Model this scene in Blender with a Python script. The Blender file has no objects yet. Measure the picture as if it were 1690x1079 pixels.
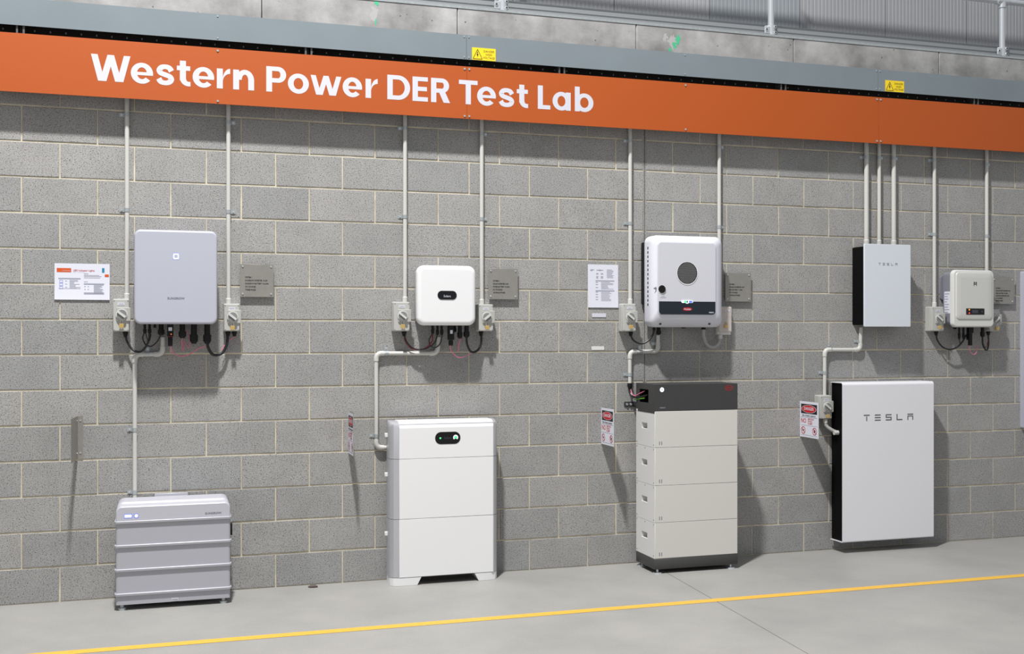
import bpy, bmesh, math, random
from mathutils import Vector, Matrix
random.seed(7)
S = bpy.context.scene
COL = S.collection
PI = math.pi

# ------------------------------------------------------------------ camera
F, TH, CX, CD, CH, CY = 1819.5, .3037, .7762, 6.7243, 1.5251, 9.084
cam = bpy.data.cameras.new('camera')
cam_o = bpy.data.objects.new('camera', cam); COL.objects.link(cam_o)
cam.sensor_width = 36.0
cam.lens = F / 1690 * 36.0
cam.shift_y = CY / 1690
cam_o.location = (CX, -CD, CH)
cam_o.rotation_euler = (PI / 2, 0, -TH)
S.camera = cam_o

# ------------------------------------------------------------------ light
w = bpy.data.worlds.new('world'); S.world = w; w.use_nodes = True
w.node_tree.nodes['Background'].inputs[0].default_value = (.93, .96, 1.0, 1)
w.node_tree.nodes['Background'].inputs[1].default_value = .43
def lamp(name, loc, energy, size, col=(1, .99, .975)):
    l = bpy.data.lights.new(name, 'AREA'); l.shape = 'DISK'; l.size = size
    l.energy = energy; l.color = col
    o = bpy.data.objects.new(name, l); COL.objects.link(o); o.location = loc
    return o
lamp('high_bay_lamp', (.7, -3.5, 9.4), 1420, .45)
S.view_settings.view_transform = 'Standard'
S.view_settings.look = 'None'
S.view_settings.gamma = 1.0
S.view_settings.use_curve_mapping = False
S.view_settings.exposure = 0.0

# ------------------------------------------------------------------ pixel -> point
_c, _s = math.cos(TH), math.sin(TH)
def at(px, py, y=0.0):
    u = (px - 845) / F; v = (py - 539.5 - CY) / F
    dx, dy, dz = u * _c + _s, -u * _s + _c, -v
    t = (y + CD) / dy
    return Vector((CX + t * dx, y, CH + t * dz))
def ax(px, y=0.0): return at(px, 500, y).x
def fl(px, py):
    u = (px - 845) / F; v = (py - 539.5 - CY) / F
    t = CH / v
    return Vector((CX + t * (u * _c + _s), -CD + t * (-u * _s + _c), 0))

# ------------------------------------------------------------------ materials
def lin(c):
    return tuple(((x / 255) / 12.92 if x / 255 <= .04045 else ((x / 255 + .055) / 1.055) ** 2.4) for x in c) + (1,)
MATS = {}
def mat(name, rgb, rough=.5, metal=0., var=0., vscale=8., bump=0., bscale=60., emit=None, es=1., coat=0., alpha=1., trans=0., spec=.5):
    m = bpy.data.materials.new(name); m.use_nodes = True; nt = m.node_tree
    b = nt.nodes['Principled BSDF']
    b.inputs['Base Color'].default_value = lin(rgb)
    b.inputs['Roughness'].default_value = rough
    b.inputs['Metallic'].default_value = metal
    b.inputs['Coat Weight'].default_value = coat
    b.inputs['Coat Roughness'].default_value = .08
    b.inputs['Alpha'].default_value = alpha
    b.inputs['Transmission Weight'].default_value = trans
    b.inputs['Specular IOR Level'].default_value = spec
    tc = nt.nodes.new('ShaderNodeTexCoord')
    if var > 0:
        n = nt.nodes.new('ShaderNodeTexNoise'); n.inputs['Scale'].default_value = vscale; n.inputs['Detail'].default_value = 4
        nt.links.new(tc.outputs['Object'], n.inputs['Vector'])
        mr = nt.nodes.new('ShaderNodeMapRange'); mr.inputs[1].default_value = .3; mr.inputs[2].default_value = .7
        mr.inputs[3].default_value = 1 - var; mr.inputs[4].default_value = 1 + var
        nt.links.new(n.outputs[0], mr.inputs[0])
        mx = nt.nodes.new('ShaderNodeMix'); mx.data_type = 'RGBA'; mx.blend_type = 'MULTIPLY'; mx.inputs[0].default_value = 1
        mx.inputs[6].default_value = lin(rgb)
        nt.links.new(mr.outputs[0], mx.inputs[7]); nt.links.new(mx.outputs[2], b.inputs['Base Color'])
    if bump > 0:
        n2 = nt.nodes.new('ShaderNodeTexNoise'); n2.inputs['Scale'].default_value = bscale; n2.inputs['Detail'].default_value = 3
        nt.links.new(tc.outputs['Object'], n2.inputs['Vector'])
        bp = nt.nodes.new('ShaderNodeBump'); bp.inputs['Strength'].default_value = bump; bp.inputs['Distance'].default_value = .002
        nt.links.new(n2.outputs[0], bp.inputs['Height']); nt.links.new(bp.outputs[0], b.inputs['Normal'])
    if emit:
        b.inputs['Emission Color'].default_value = lin(emit); b.inputs['Emission Strength'].default_value = es
    MATS[name] = m
    return m

def block_material():
    m = mat('block', (150, 148, 144), .92); nt = m.node_tree; b = nt.nodes['Principled BSDF']
    N = nt.nodes.new; L = nt.links.new
    geo = N('ShaderNodeNewGeometry'); oi = N('ShaderNodeObjectInfo')
    pos = geo.outputs['Position']
    ramp = N('ShaderNodeValToRGB'); e = ramp.color_ramp.elements
    e[0].color = lin((150, 150, 149)); e[1].color = lin((161, 159, 157))
    ramp.color_ramp.elements.new(.5).color = lin((156, 155, 153))
    L(oi.outputs['Random'], ramp.inputs[0])
    big = N('ShaderNodeTexNoise'); big.inputs['Scale'].default_value = 5; big.inputs['Detail'].default_value = 5; L(pos, big.inputs['Vector'])
    mr = N('ShaderNodeMapRange'); mr.inputs[1].default_value = .3; mr.inputs[2].default_value = .7; mr.inputs[3].default_value = .93; mr.inputs[4].default_value = 1.07
    L(big.outputs[0], mr.inputs[0])
    m1 = N('ShaderNodeMix'); m1.data_type = 'RGBA'; m1.blend_type = 'MULTIPLY'; m1.inputs[0].default_value = 1
    L(ramp.outputs[0], m1.inputs[6]); L(mr.outputs[0], m1.inputs[7])
    # fine aggregate speckle
    sp = N('ShaderNodeTexNoise'); sp.inputs['Scale'].default_value = 170; sp.inputs['Detail'].default_value = 2; L(pos, sp.inputs['Vector'])
    mr2 = N('ShaderNodeMapRange'); mr2.inputs[1].default_value = .3; mr2.inputs[2].default_value = .7; mr2.inputs[3].default_value = .74; mr2.inputs[4].default_value = 1.2
    L(sp.outputs[0], mr2.inputs[0])
    m2 = N('ShaderNodeMix'); m2.data_type = 'RGBA'; m2.blend_type = 'MULTIPLY'; m2.inputs[0].default_value = 1
    L(m1.outputs[2], m2.inputs[6]); L(mr2.outputs[0], m2.inputs[7])
    # open pores
    mp = N('ShaderNodeMapping'); mp.inputs['Scale'].default_value = (1, 1, 1.5); L(pos, mp.inputs['Vector'])
    po = N('ShaderNodeTexNoise'); po.inputs['Scale'].default_value = 145; po.inputs['Detail'].default_value = 1.5; L(mp.outputs[0], po.inputs['Vector'])
    mr3 = N('ShaderNodeMapRange'); mr3.inputs[1].default_value = .60; mr3.inputs[2].default_value = .68; L(po.outputs[0], mr3.inputs[0])
    m3 = N('ShaderNodeMix'); m3.data_type = 'RGBA'; m3.inputs[7].default_value = lin((66, 64, 62))
    L(mr3.outputs[0], m3.inputs[0]); L(m2.outputs[2], m3.inputs[6])
    L(m3.outputs[2], b.inputs['Base Color'])
    ad = N('ShaderNodeMath'); ad.operation = 'MULTIPLY_ADD'; ad.inputs[1].default_value = -2.5
    L(mr3.outputs[0], ad.inputs[0]); L(sp.outputs[0], ad.inputs[2])
    bp = N('ShaderNodeBump'); bp.inputs['Strength'].default_value = .45; bp.inputs['Distance'].default_value = .0015
    L(ad.outputs[0], bp.inputs['Height']); L(bp.outputs[0], b.inputs['Normal'])
    return m
block_material()

def concrete_material(name, a, bcol, rough, scale, pits=.0):
    m = mat(name, a, rough); nt = m.node_tree; b = nt.nodes['Principled BSDF']
    N = nt.nodes.new; L = nt.links.new
    geo = N('ShaderNodeNewGeometry'); pos = geo.outputs['Position']
    n = N('ShaderNodeTexNoise'); n.inputs['Scale'].default_value = scale; n.inputs['Detail'].default_value = 7; n.inputs['Roughness'].default_value = .6; L(pos, n.inputs['Vector'])
    r = N('ShaderNodeValToRGB'); r.color_ramp.elements[0].position = .32; r.color_ramp.elements[1].position = .68
    r.color_ramp.elements[0].color = lin(a); r.color_ramp.elements[1].color = lin(bcol); L(n.outputs[0], r.inputs[0])
    out = r.outputs[0]
    f = N('ShaderNodeTexNoise'); f.inputs['Scale'].default_value = 120; f.inputs['Detail'].default_value = 3; L(pos, f.inputs['Vector'])
    mr = N('ShaderNodeMapRange'); mr.inputs[1].default_value = .3; mr.inputs[2].default_value = .7; mr.inputs[3].default_value = .95; mr.inputs[4].default_value = 1.05; L(f.outputs[0], mr.inputs[0])
    mx = N('ShaderNodeMix'); mx.data_type = 'RGBA'; mx.blend_type = 'MULTIPLY'; mx.inputs[0].default_value = 1; L(out, mx.inputs[6]); L(mr.outputs[0], mx.inputs[7]); out = mx.outputs[2]
    if pits:
        v = N('ShaderNodeTexVoronoi'); v.inputs['Scale'].default_value = pits; v.inputs['Randomness'].default_value = 1; L(pos, v.inputs['Vector'])
        mr2 = N('ShaderNodeMapRange'); mr2.inputs[1].default_value = .05; mr2.inputs[2].default_value = .085; mr2.inputs[3].default_value = 1; mr2.inputs[4].default_value = 0; L(v.outputs['Distance'], mr2.inputs[0])
        m3 = N('ShaderNodeMix'); m3.data_type = 'RGBA'; m3.inputs[7].default_value = lin((95, 93, 90)); L(mr2.outputs[0], m3.inputs[0]); L(out, m3.inputs[6]); out = m3.outputs[2]
    L(out, b.inputs['Base Color'])
    bp = N('ShaderNodeBump'); bp.inputs['Strength'].default_value = .15; bp.inputs['Distance'].default_value = .002; L(f.outputs[0], bp.inputs['Height']); L(bp.outputs[0], b.inputs['Normal'])
    return m
concrete_material('concrete', (120, 119, 118), (176, 175, 174), .85, 3.4, 12)
concrete_material('floor_concrete', (144, 143, 140), (158, 156, 152), .55, 1.6)
mat('mortar', (202, 193, 172), .95, var=.2, vscale=9, bump=.3, bscale=200)
mat('sealant', (104, 100, 93), .9)
mat('dark_gap', (44, 42, 40), .9)
mat('orange', (174, 79, 18), .55, bump=.03, bscale=300)
mat('white_vinyl', (206, 206, 216), .5)
mat('grey_cover', (124, 134, 140), .45, .1, var=.04, vscale=3)
mat('zinc', (178, 184, 186), .38, .45, var=.08, vscale=40)
mat('bright_zinc', (208, 212, 216), .28, .6)
mat('steel', (154, 151, 145), .42, .45, var=.05, vscale=25)
mat('dark_steel', (105, 104, 103), .5, .6)
mat('toe_steel', (146, 148, 150), .4, .3)
mat('chalk', (168, 167, 166), .9)
mat('cladding', (150, 151, 154), .6, var=.05, vscale=2)
mat('cladding_blue', (138, 143, 148), .6, var=.05, vscale=2)
mat('yellow_paint', (218, 172, 66), .6, var=.06, vscale=30)
mat('yellow', (240, 208, 30), .5)
mat('black_print', (28, 26, 24), .6)
mat('grey_print', (120, 120, 128), .6)
mat('pale_print', (150, 152, 168), .6)
mat('red_print', (186, 24, 32), .5)
mat('orange_print', (205, 84, 30), .6)
mat('teal_print', (20, 128, 160), .6)
mat('blue_print', (80, 110, 210), .6)
mat('paper', (216, 217, 228), .6)
mat('pvc', (198, 197, 192), .45)
mat('pvc_flex', (160, 160, 158), .5)
mat('iso_grey', (182, 182, 178), .4)
mat('iso_lid', (174, 174, 169), .38)
mat('knob_grey', (128, 129, 128), .4)
mat('knob_white', (202, 202, 200), .35)
mat('brass', (206, 174, 108), .3, .35)
mat('chrome', (220, 222, 226), .15, 1.)
mat('black_plastic', (17, 17, 19), .5, spec=.3)
mat('deep_black', (7, 7, 9), .6, spec=.12)
mat('black_rubber', (26, 26, 30), .4)
mat('pink_wire', (226, 120, 150), .5)
mat('red_wire', (120, 34, 44), .5)
mat('green_wire', (96, 170, 50), .5)
mat('silver_blue', (186, 188, 201), .38, .15)
mat('lav_grey', (172, 172, 180), .42, .05)
mat('lav_grey_top', (186, 186, 195), .4, .05)
mat('white', (228, 228, 229), .35)
mat('white_gloss', (232, 232, 233), .25)
mat('glass_white', (214, 219, 226), .35)
mat('pw_white', (224, 224, 229), .35)
mat('lav_white', (218, 219, 228), .35)
mat('lav_panel', (206, 206, 214), .4)
mat('alu', (188, 189, 194), .36, .35)
mat('warm_white', (208, 206, 200), .5)
mat('module_side', (216, 216, 214), .5)
mat('charcoal', (62, 62, 62), .45, .1)
mat('charcoal_base', (66, 66, 65), .45, .1)
mat('navy', (26, 34, 44), .25)
mat('heatsink', (150, 152, 162), .45, .4)
mat('cream_white', (212, 212, 208), .38)
mat('cream_shade', (204, 204, 200), .42)
mat('black_gloss', (12, 12, 14), .12)
mat('text_grey', (110, 112, 120), .5)
mat('logo_grey', (118, 118, 122), .3, .7)
mat('logo_pale', (166, 170, 178), .3, .5)
mat('lcd', (60, 66, 74), .3)
mat('led_blue', (190, 205, 255), .4, emit=(150, 180, 255), es=2.2)
mat('led_blue_deep', (70, 90, 230), .4, emit=(70, 95, 255), es=1.2)
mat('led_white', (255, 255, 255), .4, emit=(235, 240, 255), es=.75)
mat('led_green', (60, 220, 110), .4, emit=(60, 230, 120), es=2.)
mat('led_red', (255, 50, 60), .4, emit=(255, 50, 60), es=2.)
mat('led_orange', (255, 130, 40), .4, emit=(255, 130, 40), es=2.)
mat('clear_cover', (226, 216, 210), .2, alpha=.55)
mat('green_paint', (70, 178, 132), .8)
mat('mesh_dark', (34, 36, 38), .5, .4)
mat('pebble', (92, 84, 76), .9)

# ------------------------------------------------------------------ mesh builder
class G:
    def __init__(s): s.v = []; s.f = []
    def add(s, vs, fs):
        o = len(s.v); s.v += [tuple(p) for p in vs]; s.f += [tuple(i + o for i in f) for f in fs]; return s
    def box(s, x0, x1, y0, y1, z0, z1, b=0.0, seg=2):
        if b <= 0:
            vs = [(x, y, z) for x in (x0, x1) for y in (y0, y1) for z in (z0, z1)]
            return s.add(vs, [(0, 1, 3, 2), (4, 6, 7, 5), (0, 4, 5, 1), (2, 3, 7, 6), (0, 2, 6, 4), (1, 5, 7, 3)])
        bm = bmesh.new()
        bmesh.ops.create_cube(bm, size=1, matrix=Matrix.Translation(((x0 + x1) / 2, (y0 + y1) / 2, (z0 + z1) / 2)) @ Matrix.Diagonal((abs(x1 - x0), abs(y1 - y0), abs(z1 - z0), 1)))
        bmesh.ops.bevel(bm, geom=list(bm.edges), offset=b, segments=seg, affect='EDGES', profile=.5)
        bm.verts.index_update()
        s.add([v.co[:] for v in bm.verts], [[v.index for v in f.verts] for f in bm.faces]); bm.free(); return s
    def loft(s, rings, cap0=True, cap1=True, closed=True):
        n = len(rings[0]); vs = [p for r in rings for p in r]; fs = []
        for i in range(len(rings) - 1):
            for j in range(n if closed else n - 1):
                k = (j + 1) % n
                fs.append((i * n + j, i * n + k, (i + 1) * n + k, (i + 1) * n + j))
        if cap0: fs.append(tuple(range(n))[::-1])
        if cap1: fs.append(tuple((len(rings) - 1) * n + j for j in range(n)))
        return s.add(vs, fs)
    def cyl(s, p0, p1, r0, r1=None, n=16):
        p0, p1 = Vector(p0), Vector(p1); r1 = r0 if r1 is None else r1
        d = (p1 - p0).normalized(); a = d.orthogonal().normalized(); c = d.cross(a)
        ring = lambda p, r: [p + r * (math.cos(2 * PI * i / n) * a + math.sin(2 * PI * i / n) * c) for i in range(n)]
        return s.loft([ring(p0, r0), ring(p1, r1)])
    def tube(s, path, r, n=10):
        P = [Vector(p) for p in path]; rings = []
        t0 = (P[1] - P[0]).normalized(); a = t0.orthogonal().normalized()
        for i, p in enumerate(P):
            if i == 0: t = (P[1] - P[0]).normalized()
            elif i == len(P) - 1: t = (P[i] - P[i - 1]).normalized()
            else: t = ((P[i + 1] - P[i]).normalized() + (P[i] - P[i - 1]).normalized()).normalized()
            a = (a - a.dot(t) * t).normalized(); c = t.cross(a)
            rings.append([p + r * (math.cos(2 * PI * k / n) * a + math.sin(2 * PI * k / n) * c) for k in range(n)])
        return s.loft(rings)
    def sphere(s, c, r, n=10):
        c = Vector(c); rings = []
        for i in range(1, n // 2):
            th = PI * i / (n // 2); rings.append([c + Vector((r * math.sin(th) * math.cos(2 * PI * k / n), r * math.sin(th) * math.sin(2 * PI * k / n), r * math.cos(th))) for k in range(n)])
        return s.loft(rings)

def rrect(x0, x1, z0, z1, r, n=5):
    r = max(1e-5, min(r, (x1 - x0) / 2 - 1e-5, (z1 - z0) / 2 - 1e-5)); out = []
    for cx, cz, a0 in ((x1 - r, z1 - r, 0), (x0 + r, z1 - r, PI / 2), (x0 + r, z0 + r, PI), (x1 - r, z0 + r, 1.5 * PI)):
        for i in range(n + 1):
            a = a0 + PI / 2 * i / n; out.append((cx + r * math.cos(a), cz + r * math.sin(a)))
    return out
def slab(g, x0, x1, z0, z1, r, prof, n=5):
    """rounded rectangle lofted along y; prof = [(y, inset), ...]"""
    rings = []
    for y, i in prof:
        rings.append([(x, y, z) for x, z in rrect(x0 + i, x1 - i, z0 + i, z1 - i, max(r - i, .001), n)])
    return g.loft(rings)
def face_prof(yb, yf, b, seg=3, back=0.0):
    p = [(yb, back)]
    for k in range(seg + 1):
        a = PI / 2 * k / seg; p.append((yf + b - b * math.sin(a), b - b * math.cos(a)))
    return p
def arc_pts(cx, cz, rx, rz, a0, a1, n):
    return [(cx + rx * math.cos(math.radians(a0 + (a1 - a0) * i / n)), cz + rz * math.sin(math.radians(a0 + (a1 - a0) * i / n))) for i in range(n + 1)]

def curve(pts, n=8):
    P = [Vector(p) for p in pts]; P = [P[0] * 2 - P[1]] + P + [P[-1] * 2 - P[-2]]; out = []
    for i in range(1, len(P) - 2):
        for k in range(n):
            t = k / n; a, b, c, d = P[i - 1], P[i], P[i + 1], P[i + 2]
            out.append(.5 * ((2 * b) + (c - a) * t + (2 * a - 5 * b + 4 * c - d) * t * t + (3 * b - a - 3 * c + d) * t ** 3))
    out.append(P[-2]); return out
def wloc(o):
    v = Vector((0, 0, 0))
    while o is not None: v += Vector(o.location); o = o.parent
    return v
def obj(name, g, m, parent=None, smooth=True, kind=None):
    me = bpy.data.meshes.new(name)
    off = wloc(parent) if parent else Vector((0, 0, 0))
    me.from_pydata([(v[0] - off.x, v[1] - off.y, v[2] - off.z) for v in g.v], [], g.f)
    bm = bmesh.new(); bm.from_mesh(me); bmesh.ops.recalc_face_normals(bm, faces=bm.faces); bm.to_mesh(me); bm.free()
    if smooth:
        me.shade_smooth(); me.set_sharp_from_angle(angle=math.radians(32))
        tot = sum(p.area for p in me.polygons)
        for p in me.polygons:
            if len(p.vertices) > 4 or p.area > .12 * tot: p.use_smooth = False
    if m: me.materials.append(MATS[m])
    o = bpy.data.objects.new(name, me); COL.objects.link(o)
    if parent: o.parent = parent
    if kind: o['kind'] = kind
    return o
def tag(o, label, cat, group=None):
    o['label'] = label; o['category'] = cat
    if group: o['group'] = group
    return o
def thing(name, label, cat, loc, group=None):
    o = bpy.data.objects.new(name, None); COL.objects.link(o); o.location = loc; o.empty_display_size = .05
    return tag(o, label, cat, group)

# flat print: frames map (u, v, lift) -> world
def wallframe(x0, y0, z0): return lambda u, v, l=0.: (x0 + u, y0 - l, z0 + v)
def sideframe(x0, y0, z0): return lambda u, v, l=0.: (x0 - l, y0 - u, z0 + v)   # faces -x, reads from wall outwards
T = .0006
def prect(g, fr, u0, u1, v0, v1, l=T): g.add([fr(u0, v0, l), fr(u1, v0, l), fr(u1, v1, l), fr(u0, v1, l)], [(0, 1, 2, 3)])
def ppoly(g, fr, pts, l=T): g.add([fr(u, v, l) for u, v in pts], [tuple(range(len(pts)))])
def pring(g, fr, cu, cv, ru, rv, tu, a0=0, a1=360, n=28, l=T, tv=None):
    tv = tu if tv is None else tv
    A = arc_pts(cu, cv, ru, rv, a0, a1, n); B = arc_pts(cu, cv, ru - tu, rv - tv, a0, a1, n)
    g.add([fr(u, v, l) for u, v in A] + [fr(u, v, l) for u, v in B], [(i, i + 1, n + 2 + i, n + 1 + i) for i in range(n)])
def pstroke(g, fr, pts, wd, l=T):
    P = [Vector(p) for p in pts]; Lf = []; Rt = []
    for i, p in enumerate(P):
        t = (P[min(i + 1, len(P) - 1)] - P[max(i - 1, 0)]).normalized(); nn = Vector((-t.y, t.x)) * wd / 2
        Lf.append(p + nn); Rt.append(p - nn)
    n = len(P)
    g.add([fr(p.x, p.y, l) for p in Lf] + [fr(p.x, p.y, l) for p in Rt], [(i, i + 1, n + i + 1, n + i) for i in range(n - 1)])
_FC = {}
def ptext(g, fr, s, size, u=0., v=0., align='LEFT', sx=1., l=T, bold=0.0):
    cu = bpy.data.curves.new('t', 'FONT'); cu.body = s; cu.size = size; cu.align_x = align; cu.resolution_u = 2; cu.offset = bold
    o = bpy.data.objects.new('t', cu); COL.objects.link(o)
    dg = bpy.context.evaluated_depsgraph_get()
    me = bpy.data.meshes.new_from_object(o.evaluated_get(dg))
    g.add([fr(u + p.co.x * sx, v + p.co.y, l) for p in me.vertices], [tuple(p.vertices) for p in me.polygons])
    bpy.data.objects.remove(o); bpy.data.curves.remove(cu); bpy.data.meshes.remove(me)

# ================================================================== SETTING
# ---- floor: two slabs either side of a saw-cut joint
A, B2 = fl(1110, 950), fl(1335, 1079); dj = (B2 - A).normalized()
j0 = A + dj * ((.05 - A.y) / dj.y); j1 = A + dj * ((-16 - A.y) / dj.y)
gf = G().box(-7, 15, -16, .1, -.06, -.012)
floor = obj('floor', gf, 'dark_gap'); floor['kind'] = 'structure'
for sgn in (-1, 1):
    e = .0022 * sgn; X = -7 if sgn < 0 else 15
    q = [(X, .1), (j0.x + e, .1), (j1.x + e, -16), (X, -16)]
    g = G().add([(a, b, 0) for a, b in q] + [(a, b, -.012) for a, b in q], [(0, 1, 2, 3), (4, 5, 6, 7), (0, 1, 5, 4), (1, 2, 6, 5), (2, 3, 7, 6), (3, 0, 4, 7)])
    obj('slab', g, 'floor_concrete', floor, smooth=False)
g = G()
N = 60
for k in range(N):
    xa, xb = -2 + 13 * k / N, -2 + 13 * (k + 1) / N
    g.add([(xa, -1.112, .0012), (xb, -1.112, .0012), (xb, -1.045, .0012), (xa, -1.045, .0012)], [(0, 1, 2, 3)])
obj('line_marking', g, 'yellow_paint', floor, smooth=False)

# ---- block wall
GAP = .0139
wall = obj('wall_back', G().box(-3.2, 10.4, .0038, .2, 0, 3.2), 'mortar', smooth=False); wall['kind'] = 'structure'
def block_geo(wd, rnd):
    h = .19; j = lambda a: random.uniform(-a, a) if rnd else 0
    out = [(-wd / 2, -h / 2), (wd / 2, -h / 2), (wd / 2, h / 2), (-wd / 2, h / 2)]
    out = [(a + j(.0012), b + j(.0012)) for a, b in out]
    c = .0022
    inn = [(a + (c if a < 0 else -c), b + (c if b < 0 else -c)) for a, b in out]
    y = j(.0005)
    vs = [(a, y, b) for a, b in inn] + [(a, .0022, b) for a, b in out] + [(a, .02, b) for a, b in out]
    fs = [(0, 1, 2, 3)] + [(i, (i + 1) % 4, 4 + (i + 1) % 4, 4 + i) for i in range(4)] + [(4 + i, 4 + (i + 1) % 4, 8 + (i + 1) % 4, 8 + i) for i in range(4)]
    return vs, fs
def block_mesh(wd):
    vs, fs = block_geo(wd, True); me = bpy.data.meshes.new('block'); me.from_pydata(vs, [], fs); me.materials.append(MATS['block']); return me
full = [block_mesh(.3922) for _ in range(6)]; half = [block_mesh(.188) for _ in range(3)]
gout = G()
for k in range(16):
    odd = k % 2 == 1
    cells = []
    j = -8.0 if odd else -7.5
    while j < 25:
        a, b = j, j + 1
        if odd and a < 9.5 < b: cells += [(a, 9.5), (9.5, b)]
        else: cells.append((a, b))
        j += 1
    for a, b in cells:
        off = GAP if a >= 9.5 else 0
        xc = (a + b) / 2 * .4 + off; hw = b - a < .9
        if xc - .2 > 7.02 or xc + .2 < -.3 or k == 15:
            vs, fs = block_geo(.188 if hw else .39, False)
            gout.add([(x + xc, y, z + k * .2 + .1) for x, y, z in vs], fs)
        else:
            o = bpy.data.objects.new('block', random.choice(half if hw else full)); COL.objects.link(o)
            o.parent = wall; o.location = (xc, random.uniform(-.0006, .0004), k * .2 + .1)
gout.v = [v for v in gout.v]
obj('outer_blocks', gout, 'block', wall, smooth=False, kind='stuff')
obj('control_joint', G().box(3.8035, 3.8095, .0018, .0037, .0, 3.19), 'sealant', wall, smooth=False)
obj('joint_edge', G().box(3.7935, 3.8030, .0006, .0036, .0, 3.19).box(3.8100, 3.8200, .0006, .0036, .0, 3.19), 'block', wall, smooth=False)

# ---- concrete upstand above
cw = obj('wall_upper', G().box(-3.2, 10.4, .012, .16, 3.2, 3.572), 'dark_gap', smooth=False); cw['kind'] = 'structure'
jx = [-2.3, -1.09, .115, 1.319, 2.524, 3.746, 4.935, 6.14, 7.34, 8.54, 9.75]
for a, b in zip(jx[:-1], jx[1:]):
    obj('concrete_panel', G().box(a + .003, b - .003, 0, .15, 3.2, 3.575, .003, 1), 'concrete', cw)
obj('edge_angle', G().box(-3.2, 10.4, -.004, .1, 3.575, 3.581).box(-3.2, 10.4, -.004, -.0005, 3.566, 3.5745), 'zinc', cw, smooth=False)
# green spray marks on the concrete
def splat(px, py, ru, rv, seed, n=18):
    rr = random.Random(seed); p = at(px, py, -.0006)
    return [(p.x + ru * math.cos(2 * PI * i / n) * rr.uniform(.35, 1.1), -.0008, p.z + rv * math.sin(2 * PI * i / n) * rr.uniform(.35, 1.1)) for i in range(n)]
g = G()
for px, py, ru, rv, sd in ((1119, 66, .022, .055, 1), (1113, 75, .018, .035, 2), (622, 5, .02, .018, 3), (1106, 82, .014, .02, 4), (620, 36, .006, .03, 5)):
    pts = splat(px, py, ru, rv, sd); g.add(pts, [tuple(range(len(pts)))])
obj('paint_mark', g, 'green_paint', cw, smooth=False)
g = G()
for px, py, ru, rv, sd in ((1110, 70, .045, .06, 11), (1098, 62, .03, .035, 12), (618, 20, .035, .06, 13)):
    pts = splat(px, py, ru, rv, sd); g.add([(x, y + .0004, z) for x, y, z in pts], [tuple(range(len(pts)))])
obj('chalk_mark', g, 'chalk', cw, smooth=False)

# ---- ribbed cladding behind the walkway
cl = obj('wall_rear', G().box(-3.2, 12, .62, .66, 3.3, 6.2), 'cladding', smooth=False); cl['kind'] = 'structure'
x = -3.0; ci = 0
while x < 11.6:
    wd = .76; g = G(); P = []
    n = int(wd / .032)
    for i in range(n):
        x0 = x + i * .032
        P += [(x0, .60), (x0 + .021, .60), (x0 + .024, .603), (x0 + .029, .603)]
    P.append((x + wd - .004, .60))
    g.loft([[(a, b, 3.3) for a, b in P], [(a, b, 6.2) for a, b in P]], False, False, closed=False)
    obj('cladding_sheet', g, 'cladding_blue' if ci % 4 == 2 else 'cladding', cl, smooth=False)
    x += wd; ci += 1
wk = obj('trim_walkway', G().box(-3.2, 12, .16, .62, 3.4, 3.56), 'concrete', smooth=False); wk['kind'] = 'structure'

# ---- handrail
hx = [-1.06, .885, 2.835, 4.783, 6.737, 8.69]
hr = thing('handrail', 'galvanised tube handrail with toe board along the top of the concrete upstand', 'railing', (2.835, .05, 3.581))
for X in hx:
    p = obj('post', G().cyl((X, .045, 3.581), (X, .045, 4.66), .0215), 'bright_zinc', hr)
    g = G().cyl((X, .045, 3.5812), (X, .045, 3.655), .029).box(X - .062, X - .02, .02, .03, 3.595, 3.645, .003, 1)
    obj('clamp', g, 'bright_zinc', hr)
    for dx, z in ((.018, 3.642), (.018, 3.602), (-.05, 3.62)):
        obj('bolt', G().cyl((X + dx, .014, z), (X + dx, .022, z), .010, n=10), 'bright_zinc', p)
        obj('bolt_socket', G().cyl((X + dx, .0125, z), (X + dx, .0139, z), .006, n=8), 'dark_gap', p)
    obj('tee_clamp', G().cyl((X, .045, 3.95), (X, .045, 4.05), .029).cyl((X - .05, .045, 4.0), (X + .05, .045, 4.0), .029), 'bright_zinc', hr)
obj('mid_rail', G().cyl((-3.1, .045, 4.0), (10.3, .045, 4.0), .0215), 'bright_zinc', hr)
obj('top_rail', G().cyl((-3.1, .045, 4.62), (10.3, .045, 4.62), .0215), 'bright_zinc', hr)
tp = [(.076, 3.583), (.076, 3.624), (.070, 3.628), (.076, 3.632), (.076, 3.660), (.068, 3.666), (.082, 3.668), (.085, 3.583)]
obj('toe_board', G().loft([[(-3.1, a, b) for a, b in tp], [(10.3, a, b) for a, b in tp]]), 'toe_steel', hr, smooth=False)

# ================================================================== TRAY, COVER, SIGN BOARD
tray = thing('cable_tray', 'slotted cable tray with shade painted on its back plate, behind the gap between the grey cover and the orange sign', 'cable tray', (3.0, -.03, 3.0))
obj('back_plate', G().box(-1.5, 9, -.014, -.002, 3.16, 3.36), 'dark_gap', tray, smooth=False)  # galvanised plate coloured dark to paint in the shade of the gap
obj('light_block_flange', G().box(-1.5, 9, -.092, -.015, 3.355, 3.36), 'dark_steel', tray, smooth=False)  # added plate closing the tray top so light from above stays out
g = G(); xx = -1.4
while xx < 8.9:
    g.box(xx, xx + .007, -.018, -.0145, 3.212, 3.222); xx += .0815
obj('slot_row', g, 'zinc', tray, smooth=False, kind='stuff')
for px in (35, 508, 924, 1288, 1605):
    X = ax(px, -.05)
    obj('strut', G().box(X - .022, X - .012, -.09, -.016, 3.16, 3.35).box(X + .012, X + .022, -.09, -.016, 3.16, 3.35).box(X - .011, X + .011, -.03, -.016, 3.16, 3.35), 'dark_steel', tray, smooth=False)

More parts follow.
